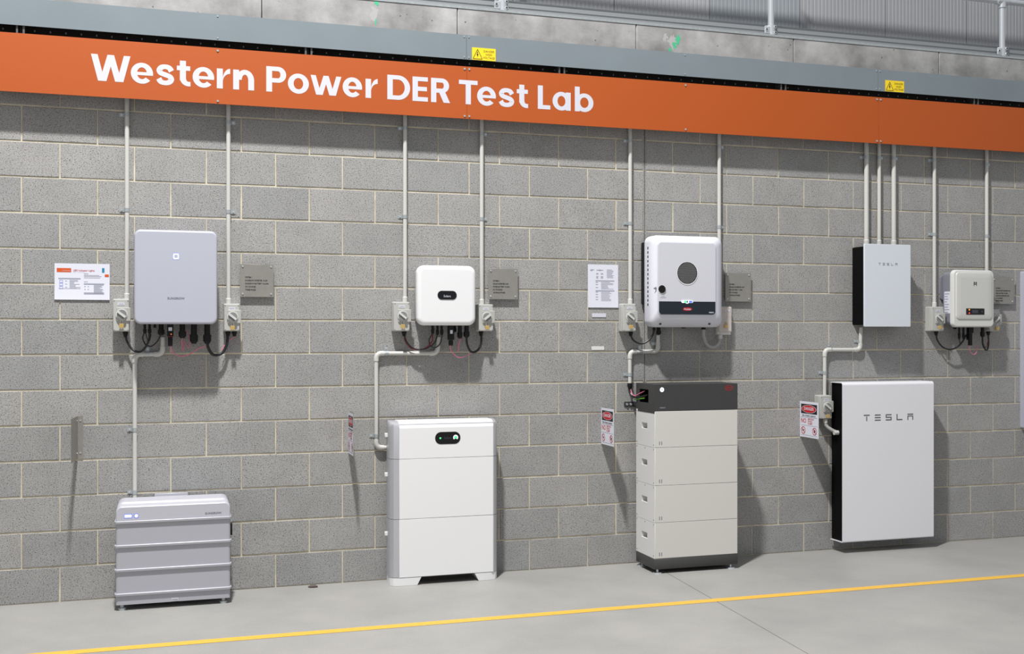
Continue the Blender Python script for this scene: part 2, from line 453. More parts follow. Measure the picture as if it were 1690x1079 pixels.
cov = thing('cable_cover', 'long blue-grey painted steel cover strip above the orange sign', 'cover', (3.0, -.1, 3.22))
SX = [-.436, 2.556, 5.548, 8.54]
for a, b in zip(SX[:-1], SX[1:]):
    p = obj('cover_panel', G().box(a + .001, b - .001, -.100, -.097, 3.222, 3.374).box(a + .001, b - .001, -.0965, -.0935, 3.3705, 3.374), 'grey_cover', cov, smooth=False)
    for X in (a + .015, (a + b) / 2, b - .015):
        for z in (3.236, 3.362):
            obj('screw', G().cyl((X, -.103, z), (X, -.0995, z), .005, n=8), 'zinc', p)
sb = thing('sign_board', 'long orange sign board lettered in white running along the block wall', 'sign', (3.0, -.1, 2.85))
ZB, ZT = 2.852, 3.176
for a, b in zip(SX[:-1], SX[1:]):
    p = obj('panel', G().box(a + .0008, b - .0008, -.108, -.104, ZB, ZT), 'orange', sb, smooth=False)
    for X in (a + .015, (a + b) / 2, b - .015):
        for z in (ZB + .016, ZT - .016):
            obj('screw', G().cyl((X, -.112, z), (X, -.108, z), .0065, n=10), 'zinc', p)

# ---- lettering, drawn as geometric bold shapes (unit = cap height)
CAP = .149; BASE = 2.942; XH = .775; SV = .225; SH = .175
def glyph(ch, wd):
    """list of polygons / strips in units of cap height; wd = width"""
    R = []; gid = [0]
    def q(*p): R.append((gid[0], list(p)))
    def rect(a, b, c, d): gid[0] += 1; q((a, c), (b, c), (b, d), (a, d))
    def ring(cx, cy, rx, ry, a0, a1, tu=SV, tv=SH, n=30):
        gid[0] += 1
        A = arc_pts(cx, cy, rx, ry, a0, a1, n); B = arc_pts(cx, cy, rx - tu, ry - tv, a0, a1, n)
        for i in range(n): q(A[i], A[i + 1], B[i + 1], B[i])
    def zig(h, xs, t, ts):
        for (xa, ya, xb, yb) in xs:
            gid[0] += 1; q((xa, ya), (xa + t, ya), (xb + t, yb), (xb, yb))
    if ch in 'Ww':
        h = 1 if ch == 'W' else XH; t = wd * .168
        zig(h, [(0, h, wd * .18, 0), (wd * .416, h, wd * .222, 0), (wd * .416, h, wd * .61, 0), (wd * .832, h, wd * .652, 0)], t, 0)
    elif ch == 'e':
        ry = XH / 2 + .012; cx = wd / 2; cy = XH / 2
        ring(cx, cy, wd / 2, ry, -8, 318, n=44)
        rect(SV * .7, wd - .005, cy - .075, cy + .045)
    elif ch == 'o': ring(wd / 2, XH / 2, wd / 2, XH / 2 + .012, 0, 360, n=48)
    elif ch == 's':
        h = XH + .02; t = .175; gid[0] += 1
        cp = [(.99, .74), (.82, .93), (.5, 1.0), (.19, .94), (.04, .76), (.16, .60), (.5, .505), (.85, .40), (.97, .23), (.82, .06), (.5, 0), (.16, .06), (-.01, .25)]
        pts = [(p.x, p.y) for p in curve([Vector((t * .56 + a * (wd - t * 1.12), t / 2 - .01 + b * (h - t))) for a, b in cp], 6)]
        P = [Vector(p) for p in pts]; Lf = []; Rt = []
        for i, p in enumerate(P):
            tt = (P[min(i + 1, len(P) - 1)] - P[max(i - 1, 0)]).normalized(); k = .5 * (t + .035 * abs(tt.y)); nn = Vector((-tt.y, tt.x)) * k
            Lf.append(p + nn); Rt.append(p - nn)
        for i in range(len(P) - 1): q(tuple(Lf[i]), tuple(Lf[i + 1]), tuple(Rt[i + 1]), tuple(Rt[i]))
    elif ch == 't':
        sx = wd * .22
        rect(sx, sx + SV, .22, .975)
        rect(0, wd * .98, XH - SH, XH)
        r = SV + .095; ring(sx + r, r, r, r, 180, 270, SV, SH, 12)
        rect(sx + r - .002, wd, 0, SH)
    elif ch == 'r':
        rect(0, SV, 0, XH)
        gid[0] += 1; A = arc_pts(wd, XH * .44, wd - SV * .99, XH * .56 + .012, 180, 90, 14); B = arc_pts(wd, XH * .34, wd - SV * .99 - .0, XH * .42, 180, 90, 14)
        for i in range(14): q(A[i], A[i + 1], B[i + 1], B[i])
    elif ch == 'n':
        rect(0, SV, 0, XH); rect(wd - SV, wd, 0, XH * .52)
        cx = wd / 2 + .02; ring(wd - (wd - SV * .45) / 2, XH * .50, (wd - SV * .45) / 2, XH * .50 + .014, 0, 180, SV, SH + .015, 24)
    elif ch in 'PR':
        rect(0, SV, 0, 1); ry = .315 if ch == 'P' else .30; cy = 1 - ry; xw = wd if ch == 'P' else wd * .96
        rect(SV * .9, xw - ry + .002, 1 - SH, 1); rect(SV * .9, xw - ry + .002, 1 - 2 * ry, 1 - 2 * ry + SH)
        ring(xw - ry, cy, ry, ry, -90, 90, SV, SH, 22)
        if ch == 'R': gid[0] += 1; q((SV + .10, .45), (SV + .37, .45), (wd + .01, 0), (wd - .265, 0))
    elif ch == 'D':
        rect(0, SV, 0, 1); x0 = wd - .5
        rect(SV * .9, x0 + .002, 1 - SH, 1); rect(SV * .9, x0 + .002, 0, SH); ring(x0, .5, .5, .5, -90, 90, SV, SH, 30)
    elif ch == 'E':
        rect(0, SV, 0, 1); rect(SV * .9, wd, 0, SH); rect(SV * .9, wd * .94, .5 - SH / 2 + .01, .5 + SH / 2 + .01); rect(SV * .9, wd, 1 - SH, 1)
    elif ch == 'T': rect(wd / 2 - SV / 2, wd / 2 + SV / 2, 0, 1 - SH * .9); rect(0, wd, 1 - SH, 1)
    elif ch == 'L': rect(0, SV, 0, 1); rect(SV * .9, wd, 0, SH)
    elif ch == 'a':
        ring(wd / 2 - .01, XH / 2, wd / 2 - .01, XH / 2 + .012, 0, 360, SV, SH, 44); rect(wd - SV, wd, 0, XH)
    elif ch == 'b':
        ring(wd / 2 + .01, XH / 2, wd / 2 - .01, XH / 2 + .012, 0, 360, SV, SH, 44); rect(0, SV, 0, 1.06)
    return R
LET = [('W', .371, .581), ('e', .583, .703), ('s', .72, .819), ('t', .833, .908), ('e', .92, 1.04), ('r', 1.055, 1.13), ('n', 1.147, 1.266), ('P', 1.336, 1.451), ('o', 1.461, 1.584), ('w', 1.594, 1.777), ('e', 1.785, 1.902), ('r', 1.923, 1.997), ('D', 2.056, 2.197), ('E', 2.212, 2.308), ('R', 2.328, 2.447), ('T', 2.505, 2.625), ('e', 2.622, 2.744), ('s', 2.762, 2.865), ('t', 2.881, 2.956), ('L', 3.021, 3.105), ('a', 3.12, 3.243), ('b', 3.271, 3.399)]
for ch, xa, xb in LET:
    g = G()
    for gi, poly in glyph(ch, (xb - xa) / CAP):
        g.add([(xa + u * CAP, -.1086 - gi * .00002, BASE + v * CAP) for u, v in poly], [tuple(range(len(poly)))])
    obj('letter', g, 'white_vinyl', sb, smooth=False)

# ---- yellow danger labels on the cover
def danger_label(px0, px1, py, label):
    a = at(px0, py, -.1008); b = at(px1, py, -.1008); wd = b.x - a.x; h = wd * .5
    z0 = 3.2235 if px0 < 1000 else 3.2245
    t = thing('danger_label', label, 'label', (a.x, -.1005, z0), 'yellow danger labels on the cover')
    obj('plate', G().box(a.x, b.x, -.1018, -.1003, z0, z0 + h), 'yellow', t, smooth=False)
    fr = wallframe(a.x, -.1018, z0); g = G()
    tri = [(wd * .04, h * .09), (wd * .43, h * .09), (wd * .235, h * .86)]
    for i in range(3): pstroke(g, fr, [tri[i], tri[(i + 1) % 3]], .0035)
    ppoly(g, fr, [(wd * .22, h * .66), (wd * .255, h * .70), (wd * .235, h * .48), (wd * .275, h * .48), (wd * .215, h * .16), (wd * .225, h * .38), (wd * .19, h * .38)])
    ptext(g, fr, 'DANGER', h * .24, wd * .71, h * .66, 'CENTER', .95)
    ptext(g, fr, 'HIGH', h * .24, wd * .71, h * .40, 'CENTER', .95)
    ptext(g, fr, 'VOLTAGE', h * .24, wd * .71, h * .14, 'CENTER', .95)
    obj('print', g, 'black_print', t, smooth=False)
danger_label(779, 818, 90, 'yellow DANGER HIGH VOLTAGE label above the word Test on the orange sign')
danger_label(1461, 1492, 146, 'yellow DANGER HIGH VOLTAGE label above the blank end of the orange sign')

# ================================================================== REUSED PIECES
def saddle(parent, p, r, along, side, name='saddle_clip'):
    """pipe clip: band round a pipe at p (pipe axis 'z' or 'x') with a bolted lug on one side (-1/+1)"""
    g = G(); x, y, z = p; hw = .011
    def ring(rad, o):
        return [(math.cos(a) * rad, math.sin(a) * rad, o) for a in [PI * i / 10 + PI for i in range(11)]]
    def put(u, v, o): return (x + u, y + v, z + o) if along == 'z' else (x + o, y + v, z + u)
    R = r + .0022
    rg = []
    for rad, o in ((R, -hw), (R, hw), (r + .0004, hw), (r + .0004, -hw)):
        rg.append([put(math.cos(PI + PI * i / 10) * rad, math.sin(PI + PI * i / 10) * rad, o) for i in range(11)])
    vs = [q for k in rg for q in k]; n = 11; fs = []
    for a in range(4):
        for i in range(n - 1): fs.append((a * n + i, a * n + i + 1, ((a + 1) % 4) * n + i + 1, ((a + 1) % 4) * n + i))
    g.add(vs, fs)
    u0, u1 = side * R, side * (R + .026)
    # leg back to wall + lug
    def bx(ua, ub, va, vb):
        a = put(min(ua, ub), va, -hw); b = put(max(ua, ub), vb, hw)
        g.box(a[0], b[0], min(a[1], b[1]), max(a[1], b[1]), min(a[2], b[2]), max(a[2], b[2]))
    bx(side * (R - .0022), side * R, 0, -y - .0032)
    bx(side * (R - .0022), u1, -y - .0032, -y - .001)
    o = obj(name, g, 'zinc', parent)
    c = put(side * (R + .014), -y - .0032, 0)
    obj('clip_bolt', G().cyl((c[0], c[1], c[2]), (c[0], c[1] - .004, c[2]), .0058, n=8), 'bright_zinc', o)
    return o
def fillet(pts, rad, n=6):
    P = [Vector(p) for p in pts]; out = [P[0]]
    for i in range(1, len(P) - 1):
        a = (P[i - 1] - P[i]).normalized(); b = (P[i + 1] - P[i]).normalized()
        p0, p1 = P[i] + a * rad, P[i] + b * rad
        for k in range(n + 1):
            t = k / n; out.append(p0 * (1 - t) ** 2 + P[i] * 2 * t * (1 - t) + p1 * t * t)
    out.append(P[-1]); return out
def wire(name, pts, r, m, label, cat='cable', group=None, n=8):
    """pts = (px, py, y)"""
    P = [at(a, b, c) for a, b, c in pts]
    o = obj(name, G().tube(curve(P), r, n), m); tag(o, label, cat, group); return o

YC = -.0195
def conduit(px, zbot, r, label, clips, side, couple=True):
    X = ax(px, YC)
    t = thing('conduit', label, 'conduit', (X, YC, zbot), 'conduits dropping from the cable tray')
    obj('pipe', G().cyl((X, YC, zbot), (X, YC, 3.155), r, n=16), 'pvc', t)
    if couple:
        obj('adaptor', G().cyl((X, YC, zbot + .001), (X, YC, zbot + .028), r + .0035).cyl((X, YC, zbot + .028), (X, YC, zbot + .033), r + .0035, r + .0008), 'pvc', t)
    for z in clips: saddle(t, (X, YC, z), r, 'z', side)
    return X

def isolator(xc, z0, z1, label, glands=(), knob=-38, wd=.094, d=.082, cable_x=None, pad=True):
    """rotary isolator switch: x centre, bottom z, top z"""
    t = thing('isolator_switch', label, 'switch', (xc, 0, z0), 'rotary isolators on the wall'); h = z1 - z0
    x0, x1 = xc - wd / 2, xc + wd / 2; yb = -.002; ym = -d * .62; yf = -d
    obj('housing', slab(G(), x0, x1, z0, z1, .006, face_prof(yb, ym, .003, 2)), 'iso_grey', t)
    lid = obj('lid', slab(G(), x0 + .002, x1 - .002, z0 + .002, z1 - .002, .006, face_prof(ym, yf + .006, .004, 2)), 'iso_grey', t)
    kz = z0 + h * .52; kx = xc + .004
    # raised middle with side ear
    obj('raised_face', slab(G(), xc - .024, x1 + .007, kz - .038, kz + .04, .006, face_prof(yf + .0062, yf - .002, .003, 2)), 'iso_lid', t)
    obj('knob_collar', G().cyl((kx, yf - .0022, kz), (kx, yf - .0065, kz), .0325, .0315, 28), 'knob_white', t)
    dk = obj('knob', G().cyl((kx, yf - .0066, kz), (kx, yf - .012, kz), .0265, .026, 28), 'knob_grey', t)
    a = math.radians(knob); ca, sa = math.cos(a), math.sin(a)
    g = G(); L, Wd = .0265, .0065
    ring = lambda y, k: [(kx + u * ca * k - v * sa * k, y, kz + u * sa * k + v * ca * k) for u, v in ((-L, -Wd), (L, -Wd), (L, Wd), (-L, Wd))]
    g.loft([ring(yf - .0122, 1), ring(yf - .019, .95)])
    obj('knob_grip', g, 'knob_white', dk)
    # label, screws
    lb = obj('label_plate', G().box(xc - .019, xc + .019, yf + .0045, yf + .006, z1 - .038, z1 - .022), 'white_vinyl', t, smooth=False)
    g = G(); fr = wallframe(xc, yf + .0045, z1 - .0335); ptext(g, fr, 'INVERTER', .008, 0, 0, 'CENTER', .75); obj('print', g, 'grey_print', lb, smooth=False)
    for sx in (x0 + .008, x1 - .008):
        for sz in (z0 + .009, z1 - .012):
            obj('screw', G().cyl((sx, yf + .0062, sz), (sx, yf + .0045, sz), .003, n=8), 'knob_grey', t)
    if pad:
        # padlock
        px_, pz = kx - .001, kz - .061
        pl = obj('padlock', G().box(px_ - .0125, px_ + .0125, yf - .018, yf - .006, pz - .016, pz + .009, .002, 2), 'brass', t)
        obj('shackle', G().tube([(px_ - .007, yf - .012, pz + .009)] + [(px_ - .007 * math.cos(PI * i / 8), yf - .012, pz + .024 + .007 * math.sin(PI * i / 8)) for i in range(9)] + [(px_ + .007, yf - .012, pz + .009)], .0019, 6), 'chrome', pl)
    for gx in glands:
        obj('gland', G().cyl((gx, -.035, z0), (gx, -.035, z0 - .014), .0145, n=12).cyl((gx, -.035, z0 - .014), (gx, -.035, z0 - .03), .012, .0095, 12), 'black_plastic', t)
    return t
def gland(parent, x, y, ztop, zbot, r, name='gland', ribs=True, m='black_plastic'):
    h = ztop - zbot
    g = G().cyl((x, y, ztop), (x, y, ztop - h * .58), r * .76, n=14).cyl((x, y, ztop - h * .58), (x, y, ztop - h * .9), r * 1.04, n=8).cyl((x, y, ztop - h * .9), (x, y, zbot), r * .9, r * .6, 12)
    return obj(name, g, m, parent)

def steel_plate(px0, py0, label, lines, x1=None):
    a = at(px0, py0, -.022); x0 = a.x; z1 = 1.93; wd = .196; h = .194
    t = thing('steel_plaque', label, 'plaque', (x0 + wd / 2, 0, z1 - h), 'steel plaques beside the inverters')
    obj('plate', G().box(x0, x0 + wd, -.023, -.0205, z1 - h, z1, .0006, 1), 'steel', t)
    for sx in (x0 + .016, x0 + wd - .016):
        for sz in (z1 - .014, z1 - h + .018):
            s = obj('standoff', G().cyl((sx, -.001, sz), (sx, -.0204, sz), .007, n=10), 'zinc', t)
            obj('cap_screw', G().cyl((sx, -.0231, sz), (sx, -.027, sz), .0062, .0045, 10), 'bright_zinc', s)
    g = G(); fr = wallframe(x0 + .03, -.0232, z1 - .082)
    for i, s in enumerate(lines): ptext(g, fr, s, .0125, 0, -i * .0185, 'LEFT', .80 if len(s) < 26 else .72, bold=.0003)
    obj('lettering', g, 'black_print', t, smooth=False)

# ================================================================== CONDUITS FROM THE TRAY
def zat(px, py, y=0.): return at(px, py, y).z
zi = {'a': zat(199, 493, -.05), 'b': zat(382, 501, -.05), 'c': zat(663, 498, -.05), 'd': zat(803, 502, -.05), 'e': zat(1039, 501, -.05), 'f': zat(1198, 506, -.03), 'g': zat(1545, 506, -.05), 'h': zat(1640, 510, -.05)}
conduit(209.5, zi['a'], .0128, 'white conduit dropping to the switch beside the landscape notice sheet', (zat(203, 190), zat(208, 347)), -1)
conduit(377, zi['b'], .0128, 'white conduit dropping to the switch between the silver inverter and its steel plaque', (zat(385, 203), zat(380, 350)), 1)
conduit(668.5, zi['c'], .0128, 'white conduit dropping to the switch on the battery-pipe side of the small white inverter', (zat(662, 212), zat(664, 358)), -1)
conduit(795, zi['d'], .0128, 'white conduit dropping to the switch between the small white inverter and its plaque', (zat(800, 222), zat(797, 362)), 1)
conduit(1040, zi['e'], .0128, 'white conduit dropping to the switch beside the portrait notice sheet', (zat(1036, 233), zat(1036, 369)), -1)
conduit(1187, zi['f'], .0128, 'white conduit running down behind the inverter with the round grille', (zat(1188, 243), zat(1187, 375)), 1, False)
gwt = zat(1450, 403, -.03)
conduit(1430, gwt - .002, .0165, 'thick conduit entering the black-sided edge of the white wall panel', (zat(1423, 260),), -1)
conduit(1451, gwt - .002, .0128, 'thin middle conduit of the three entering the white wall panel', (zat(1453, 261),), 1)
conduit(1475, gwt - .002, .0160, 'thick conduit entering the white wall panel farthest from its black side', (zat(1477, 262),), 1)
conduit(1542, zi['g'], .0128, 'white conduit dropping to the switch between the white wall panel and cream inverter', (zat(1537, 265), zat(1540, 387)), -1)
conduit(1628.5, zi['h'], .0128, 'white conduit running down behind the cream inverter with red lights', (zat(1632, 272), zat(1630, 390)), 1)

# ================================================================== ISOLATORS
def iso_at(px0, px1, pyb, key, label, gl, knob=-38, d=.082, dx=0.):
    xa, xb = ax(px0, -d), ax(px1, -d); xc = (xa + xb) / 2 + dx; z0 = zat((px0 + px1) / 2, pyb, -d)
    isolator(xc, z0, zi[key], label, [ax(p, -.035) for p in gl], knob, xb - xa if .085 < xb - xa < .105 else .094, d)
iso_at(186, 213.5, 547, 'a', 'grey rotary isolator with brass padlock beside the landscape notice sheet', (207,))
iso_at(369.5, 396, 546.5, 'b', 'grey rotary isolator with two black glands between the silver inverter and its steel plaque', (376, 387))
iso_at(650, 677, 546.5, 'c', 'grey rotary isolator with brass padlock above a dark red cable loop', (667,))
iso_at(790, 815, 546.5, 'd', 'grey rotary isolator whose grip slants upward, next to the small white inverter', (794,), 38)
iso_at(1027, 1052.5, 547, 'e', 'grey rotary isolator with brass padlock beside the portrait notice sheet', (1041,))
iso_at(1539, 1559, 546.5, 'g', 'grey rotary isolator with brass padlock between the white wall panel and cream inverter', (1545,))
iso_at(1634, 1652, 546.5, 'h', 'grey rotary isolator half hidden behind the cream inverter', (1631,), 42)

# ================================================================== SILVER INVERTER (system 1)
yf = -.185; a = at(221, 378, yf); b = at(359, 535, yf)
x0, x1, z0, z1 = a.x, b.x, b.z, zat(290, 379.5, yf)
inv = thing('inverter', 'large silver inverter with a glowing blue square light', 'inverter', ((x0 + x1) / 2, 0, z0))
obj('rear_case', slab(G(), x0 + .014, x1 - .014, z0 + .012, z1 - .012, .03, [(-.012, 0), (-.13, 0)]), 'heatsink', inv)
obj('mount_bracket', G().box(x0 + .1, x1 - .1, -.0119, -.001, z0 + .1, z1 - .08), 'dark_steel', inv)
front = obj('front_cover', slab(G(), x0, x1, z0, z1, .038, [(-.1301, 0), (yf + .02, 0), (yf + .008, .002), (yf + .002, .006), (yf, .012)], 8), 'silver_blue', inv)
c = at(290.5, 423, yf); fr = wallframe(c.x, yf - .0004, c.z)
def sqring(g, fr, o, i, l=T, r=.003):
    A = rrect(-o, o, -o, o, r * 1.5, 4); B = rrect(-i, i, -i, i, r, 4); n = len(A)
    g.add([fr(u, v, l) for u, v in A] + [fr(u, v, l) for u, v in B], [(k, (k + 1) % n, n + (k + 1) % n, n + k) for k in range(n)])
g = G(); ppoly(g, fr, rrect(-.0175, .0175, -.0175, .0175, .005, 4), .0002); obj('indicator_glow', g, 'led_blue_deep', inv, smooth=False)
g = G(); sqring(g, fr, .0155, .0095, .0008); obj('indicator_light', g, 'led_white', inv, smooth=False)
g = G(); ppoly(g, fr, rrect(-.0085, .0085, -.0085, .0085, .003, 4), .0008); obj('indicator_centre', g, 'silver_blue', inv, smooth=False)
c = at(290.5, 492, yf); g = G(); ptext(g, wallframe(c.x, yf - .0006, c.z - .006), 'SUNGROW', .0165, 0, 0, 'CENTER', 1.1, bold=.0003); obj('logo', g, 'text_grey', inv, smooth=False)
zb = z0 + .012
for px, pyb, r, y in ((239, 551, .0095, -.07), (247, 551, .0095, -.07), (255.5, 541, .008, -.06), (266, 553, .018, -.055), (301, 558, .020, -.075), (320, 567, .022, -.075), (342, 567, .022, -.075)):
    gland(inv, ax(px, y), y, zb, zat(px, pyb, y), r)
Y = -.085; X = ax(281, Y); zl = zat(281, 571, Y)
dg = obj('dongle', G().box(X - .0175, X + .0175, Y - .012, Y + .012, zl + .055, zb, .003, 1).box(X - .013, X + .013, Y - .010, Y + .010, zl, zl + .054, .002, 1), 'black_plastic', inv)
obj('sticker', G().box(X - .010, X + .010, Y - .0127, Y - .0122, zl + .088, zl + .108), 'paper', dg, smooth=False)
obj('status_light', G().box(X + .003, X + .007, Y - .0128, Y - .0122, zl + .066, zl + .071), 'led_orange', dg, smooth=False)
obj('red_seal', G().box(X - .0140, X + .0140, Y - .0105, Y + .0105, zl + .0535, zl + .0552), 'red_print', dg, smooth=False)
wire('power_cable', [(207, 553, -.035), (210, 564, -.038), (219, 577, -.045), (231, 580.5, -.055), (240, 573, -.065), (246, 560, -.07), (247, 551, -.07)], .0062, 'black_rubber', 'thick black cable looping from isolator beside the notice sheet to the silver inverter')
wire('signal_cable', [(237, 551, -.07), (235.5, 558, -.06), (239, 567, -.05), (243, 570, -.05), (250, 571, -.05), (259, 564, -.05), (265, 553, -.055)], .004, 'black_rubber', 'thin black cable looping between two plugs under the silver inverter')
wire('signal_cable', [(241, 551, -.072), (243, 559, -.076), (246, 563, -.078), (248.5, 556, -.076), (249, 551, -.072)], .003, 'black_rubber', 'short thin black cable joining the paired plugs under the silver inverter')
wire('power_cable', [(342.5, 566, -.075), (343.5, 573, -.075), (349, 583, -.07), (356, 586, -.06), (367, 582, -.05), (374, 569, -.04), (376, 552, -.035)], .0085, 'black_rubber', 'very thick black cable looping from silver inverter to the isolator with two glands')
wire('pink_wire', [(282, 571, -.085), (285, 581, -.08), (295, 587, -.07), (305, 587, -.07), (316, 583, -.068), (328, 575, -.068), (341, 571, -.072)], .0027, 'pink_wire', 'long pink wire sagging below the plugs of the silver inverter', 'wire')
wire('pink_wire', [(301, 558, -.075), (300, 570, -.06), (303, 579, -.062), (303, 563, -.05), (309, 571, -.05), (312.5, 573, -.05), (313, 560, -.055), (309, 546, -.06)], .0022, 'pink_wire', 'tangled pink wire hanging from the middle plug of the silver inverter', 'wire')
wire('pink_wire', [(366, 578, -.04), (370, 571, -.036), (378, 562, -.035), (387, 555.5, -.035)], .0022, 'pink_wire', 'short pink wire rising to the isolator with two glands', 'wire')

def battery_conduit(pts, r, label, clips, rad=.035, y=YC, collars=True, name='battery_conduit'):
    P = [at(p[0], p[1], p[2] if len(p) > 2 else y) for p in pts]
    t = thing(name, label, 'conduit', P[-1], 'conduits stepping down to the batteries')
    obj('pipe', G().tube(fillet(P, rad), r, 14), 'pvc', t)
    if collars:
        for i in range(1, len(P) - 1):
            el = fillet(P[i - 1:i + 2], rad, 6)[1:-1]
            ea = (P[i - 1] - P[i]).normalized(); eb = (P[i + 1] - P[i]).normalized()
            obj('elbow', G().tube([el[0] + ea * .012] + el + [el[-1] + eb * .012], r + .003, 14), 'pvc', t)
    for px, py, al, sd in clips:
        q = at(px, py, YC); saddle(t, (q.x, YC, q.z), r, al, sd)
    return t
battery_conduit([(268.5, 556, -.03), (268.5, 584.5), (222.5, 584.5), (222.5, 826)], .0128, 'white conduit stepping down from silver inverter to the ribbed grey battery', [(243.5, 584.5, 'x', 1), (222.5, 709, 'z', -1), (222.5, 812, 'z', -1)])

# ================================================================== SMALL WHITE INVERTER (system 2)
yf = -.165; a = at(689, 438, yf); b = at(786, 537, yf)
x0, x1, z0, z1 = a.x, b.x, b.z, zat(738, 439, yf) + .004
inv = thing('inverter', 'small white square inverter with a black oval window', 'inverter', ((x0 + x1) / 2, 0, z0))
obj('rear_case', slab(G(), x0 + .016, x1 - .016, z0 + .014, z1 - .014, .035, [(-.012, 0), (-.10, 0)]), 'alu', inv)
obj('mount_bracket', G().box(x0 + .08, x1 - .08, -.0119, -.001, z0 + .08, z1 - .06), 'dark_steel', inv)
obj('front_cover', slab(G(), x0, x1, z0, z1, .048, [(-.1001, .003), (-.11, 0), (yf + .022, 0), (yf + .010, .004), (yf + .003, .012), (yf + .0006, .020), (yf, .026)], 8), 'white_gloss', inv)
c = at(738, 487, yf - .002); yy = yf - .0022
pill = lambda g, fr, w_, h_, l=T: ppoly(g, fr, rrect(-w_ / 2, w_ / 2, -h_ / 2, h_ / 2, h_ / 2 * .98, 8), l)
g = G(); slab(g, c.x - .060, c.x + .060, c.z - .0265, c.z + .0265, .026, [(yf + .002, 0), (yy - .0006, 0)], 8)
wn = obj('window', g, 'black_gloss', inv)
g = G(); ptext(g, wallframe(c.x, yy - .0008, c.z - .012), 'Solare', .019, 0, 0, 'CENTER', .95); obj('logo', g, 'paper', wn, smooth=False)
zb = z0 + .014
for px, pyb, r, y in ((714, 551, .010, -.07), (722, 553, .009, -.06), (729, 553, .010, -.07), (759, 558.5, .016, -.075), (751, 548, .008, -.06)):
    gland(inv, ax(px, y), y, zb, zat(px, pyb, y), r)
gland(inv, ax(770, -.075), -.075, zb, zat(770, 557, -.075), .019)
Y = -.085; X = ax(744, Y); zl = zat(744, 570, Y)
dg = obj('dongle', G().box(X - .0195, X + .0195, Y - .012, Y + .012, zl + .034, zb, .003, 1).box(X - .013, X + .013, Y - .010, Y + .010, zl, zl + .033, .003, 1), 'black_plastic', inv)
obj('sticker', G().box(X - .007, X + .009, Y - .0127, Y - .0122, zl + .073, zl + .095), 'paper', dg, smooth=False)
wire('power_cable', [(667, 553, -.035), (669, 563, -.038), (678, 574, -.045), (690, 577, -.05), (703, 574, -.06), (713, 563, -.07), (714, 551, -.07)], .0042, 'red_wire', 'dark red cable looping below the isolator beside the small white inverter')
wire('power_cable', [(667.8, 553, -.04), (670.5, 562, -.046), (680, 573, -.055), (692, 576.5, -.06), (706, 574, -.065), (718, 564, -.068), (722, 552, -.06)], .0036, 'black_rubber', 'black cable running alongside the dark red cable to the small white inverter')
wire('signal_cable', [(714, 550, -.075), (708.5, 560, -.07), (710, 570, -.062), (718, 573.5, -.055), (726, 567, -.06), (730, 552, -.07)], .0038, 'black_rubber', 'thin black cable looping between two plugs under the small white inverter')
wire('power_cable', [(770, 557, -.075), (771, 568, -.072), (776, 579, -.065), (782.5, 581, -.055), (790, 576, -.045), (794, 566, -.038), (794.5, 553, -.035)], .0072, 'black_rubber', 'thick black cable looping from small white inverter to the isolator with upward grip')
wire('pink_wire', [(743, 570, -.085), (745, 580, -.08), (752, 587, -.075), (758, 590, -.07), (768, 588, -.068), (780, 581, -.062)], .0024, 'pink_wire', 'pink wire sagging under the small white inverter', 'wire')
wire('pink_wire', [(759.5, 559, -.075), (757, 570, -.08), (755, 582, -.08)], .0032, 'pink_wire', 'doubled pink wire tied off below the small white inverter', 'wire')
battery_conduit([(724.5, 556, -.03), (721.5, 583), (621, 583), (621, 738.5), (648, 738.5)], .0128, 'white conduit stepping from small white inverter to the tall white battery', [(638, 583, 'x', 1), (621, 719, 'z', -1)])

# ================================================================== INVERTER WITH ROUND GRILLE (system 3)
ym = -.125; yf = -.182
x0 = ax(1065, -.06); x1 = ax(1190.5, ym); z1 = zat(1128, 389.5, ym); z0 = zat(1128, 540, ym)
inv = thing('inverter', 'white inverter with a round grille, dark lower panel and red oval badge', 'inverter', ((x0 + x1) / 2, 0, z0))
obj('rear_case', slab(G(), x0 - .009, x1 - .03, z0 + .15, z1 - .04, .01, [(-.014, 0), (-.045, 0)]), 'black_plastic', inv)
obj('mount_bracket', G().box(x0 + .12, x1 - .12, -.0139, -.001, z0 + .1, z1 - .08), 'dark_steel', inv)
xi0, xi1 = ax(1084.5, yf), ax(1182, yf); zi0, zi1 = zat(1134, 520.5, yf), zat(1134, 399.5, yf)
def mixrect(k, y, rk):
    return [(x, y, z) for x, z in rrect(x0 + (xi0 - x0) * k, x1 + (xi1 - x1) * k, z0 + (zi0 - z0) * k, z1 + (zi1 - z1) * k, rk, 6)]
body = G().loft([mixrect(.03, -.0451, .045), mixrect(0, -.07, .05), mixrect(0, ym, .05), mixrect(.10, ym - .016, .048), mixrect(.35, ym - .036, .042), mixrect(.75, yf + .008, .034), mixrect(1.0, yf + .002, .03)])
obj('frame', body, 'lav_white', inv)
slots = G()
for i in range(14):
    zz = z0 + .14 + i * .0285
    slots.box(x0 - .0008, x0 + .0015, -.108, -.094, zz, zz + .016)
obj('vent_slots', slots, 'black_plastic', inv, smooth=False)
pn = obj('front_panel', slab(G(), xi0 + .003, xi1 - .003, zi0 + .003, zi1 - .003, .028, [(yf + .0019, 0), (yf - .002, .001), (yf - .003, .004)], 6), 'lav_panel', inv)
yp = yf - .003
c = at(1134, 450.5, yp); rr = .0725
fr = wallframe(c.x, yp, c.z)
g = G().cyl((c.x, yp - .0001, c.z), (c.x, yp - .0012, c.z), rr, n=40); gr = obj('grille', g, 'mesh_dark', inv)
g = G(); pring(g, fr, 0, 0, rr + .004, rr + .004, .0045, n=40, l=.003); obj('grille_rim', g, 'white', gr, smooth=False)
g = G(); st = .0072; row = 0; v = -rr
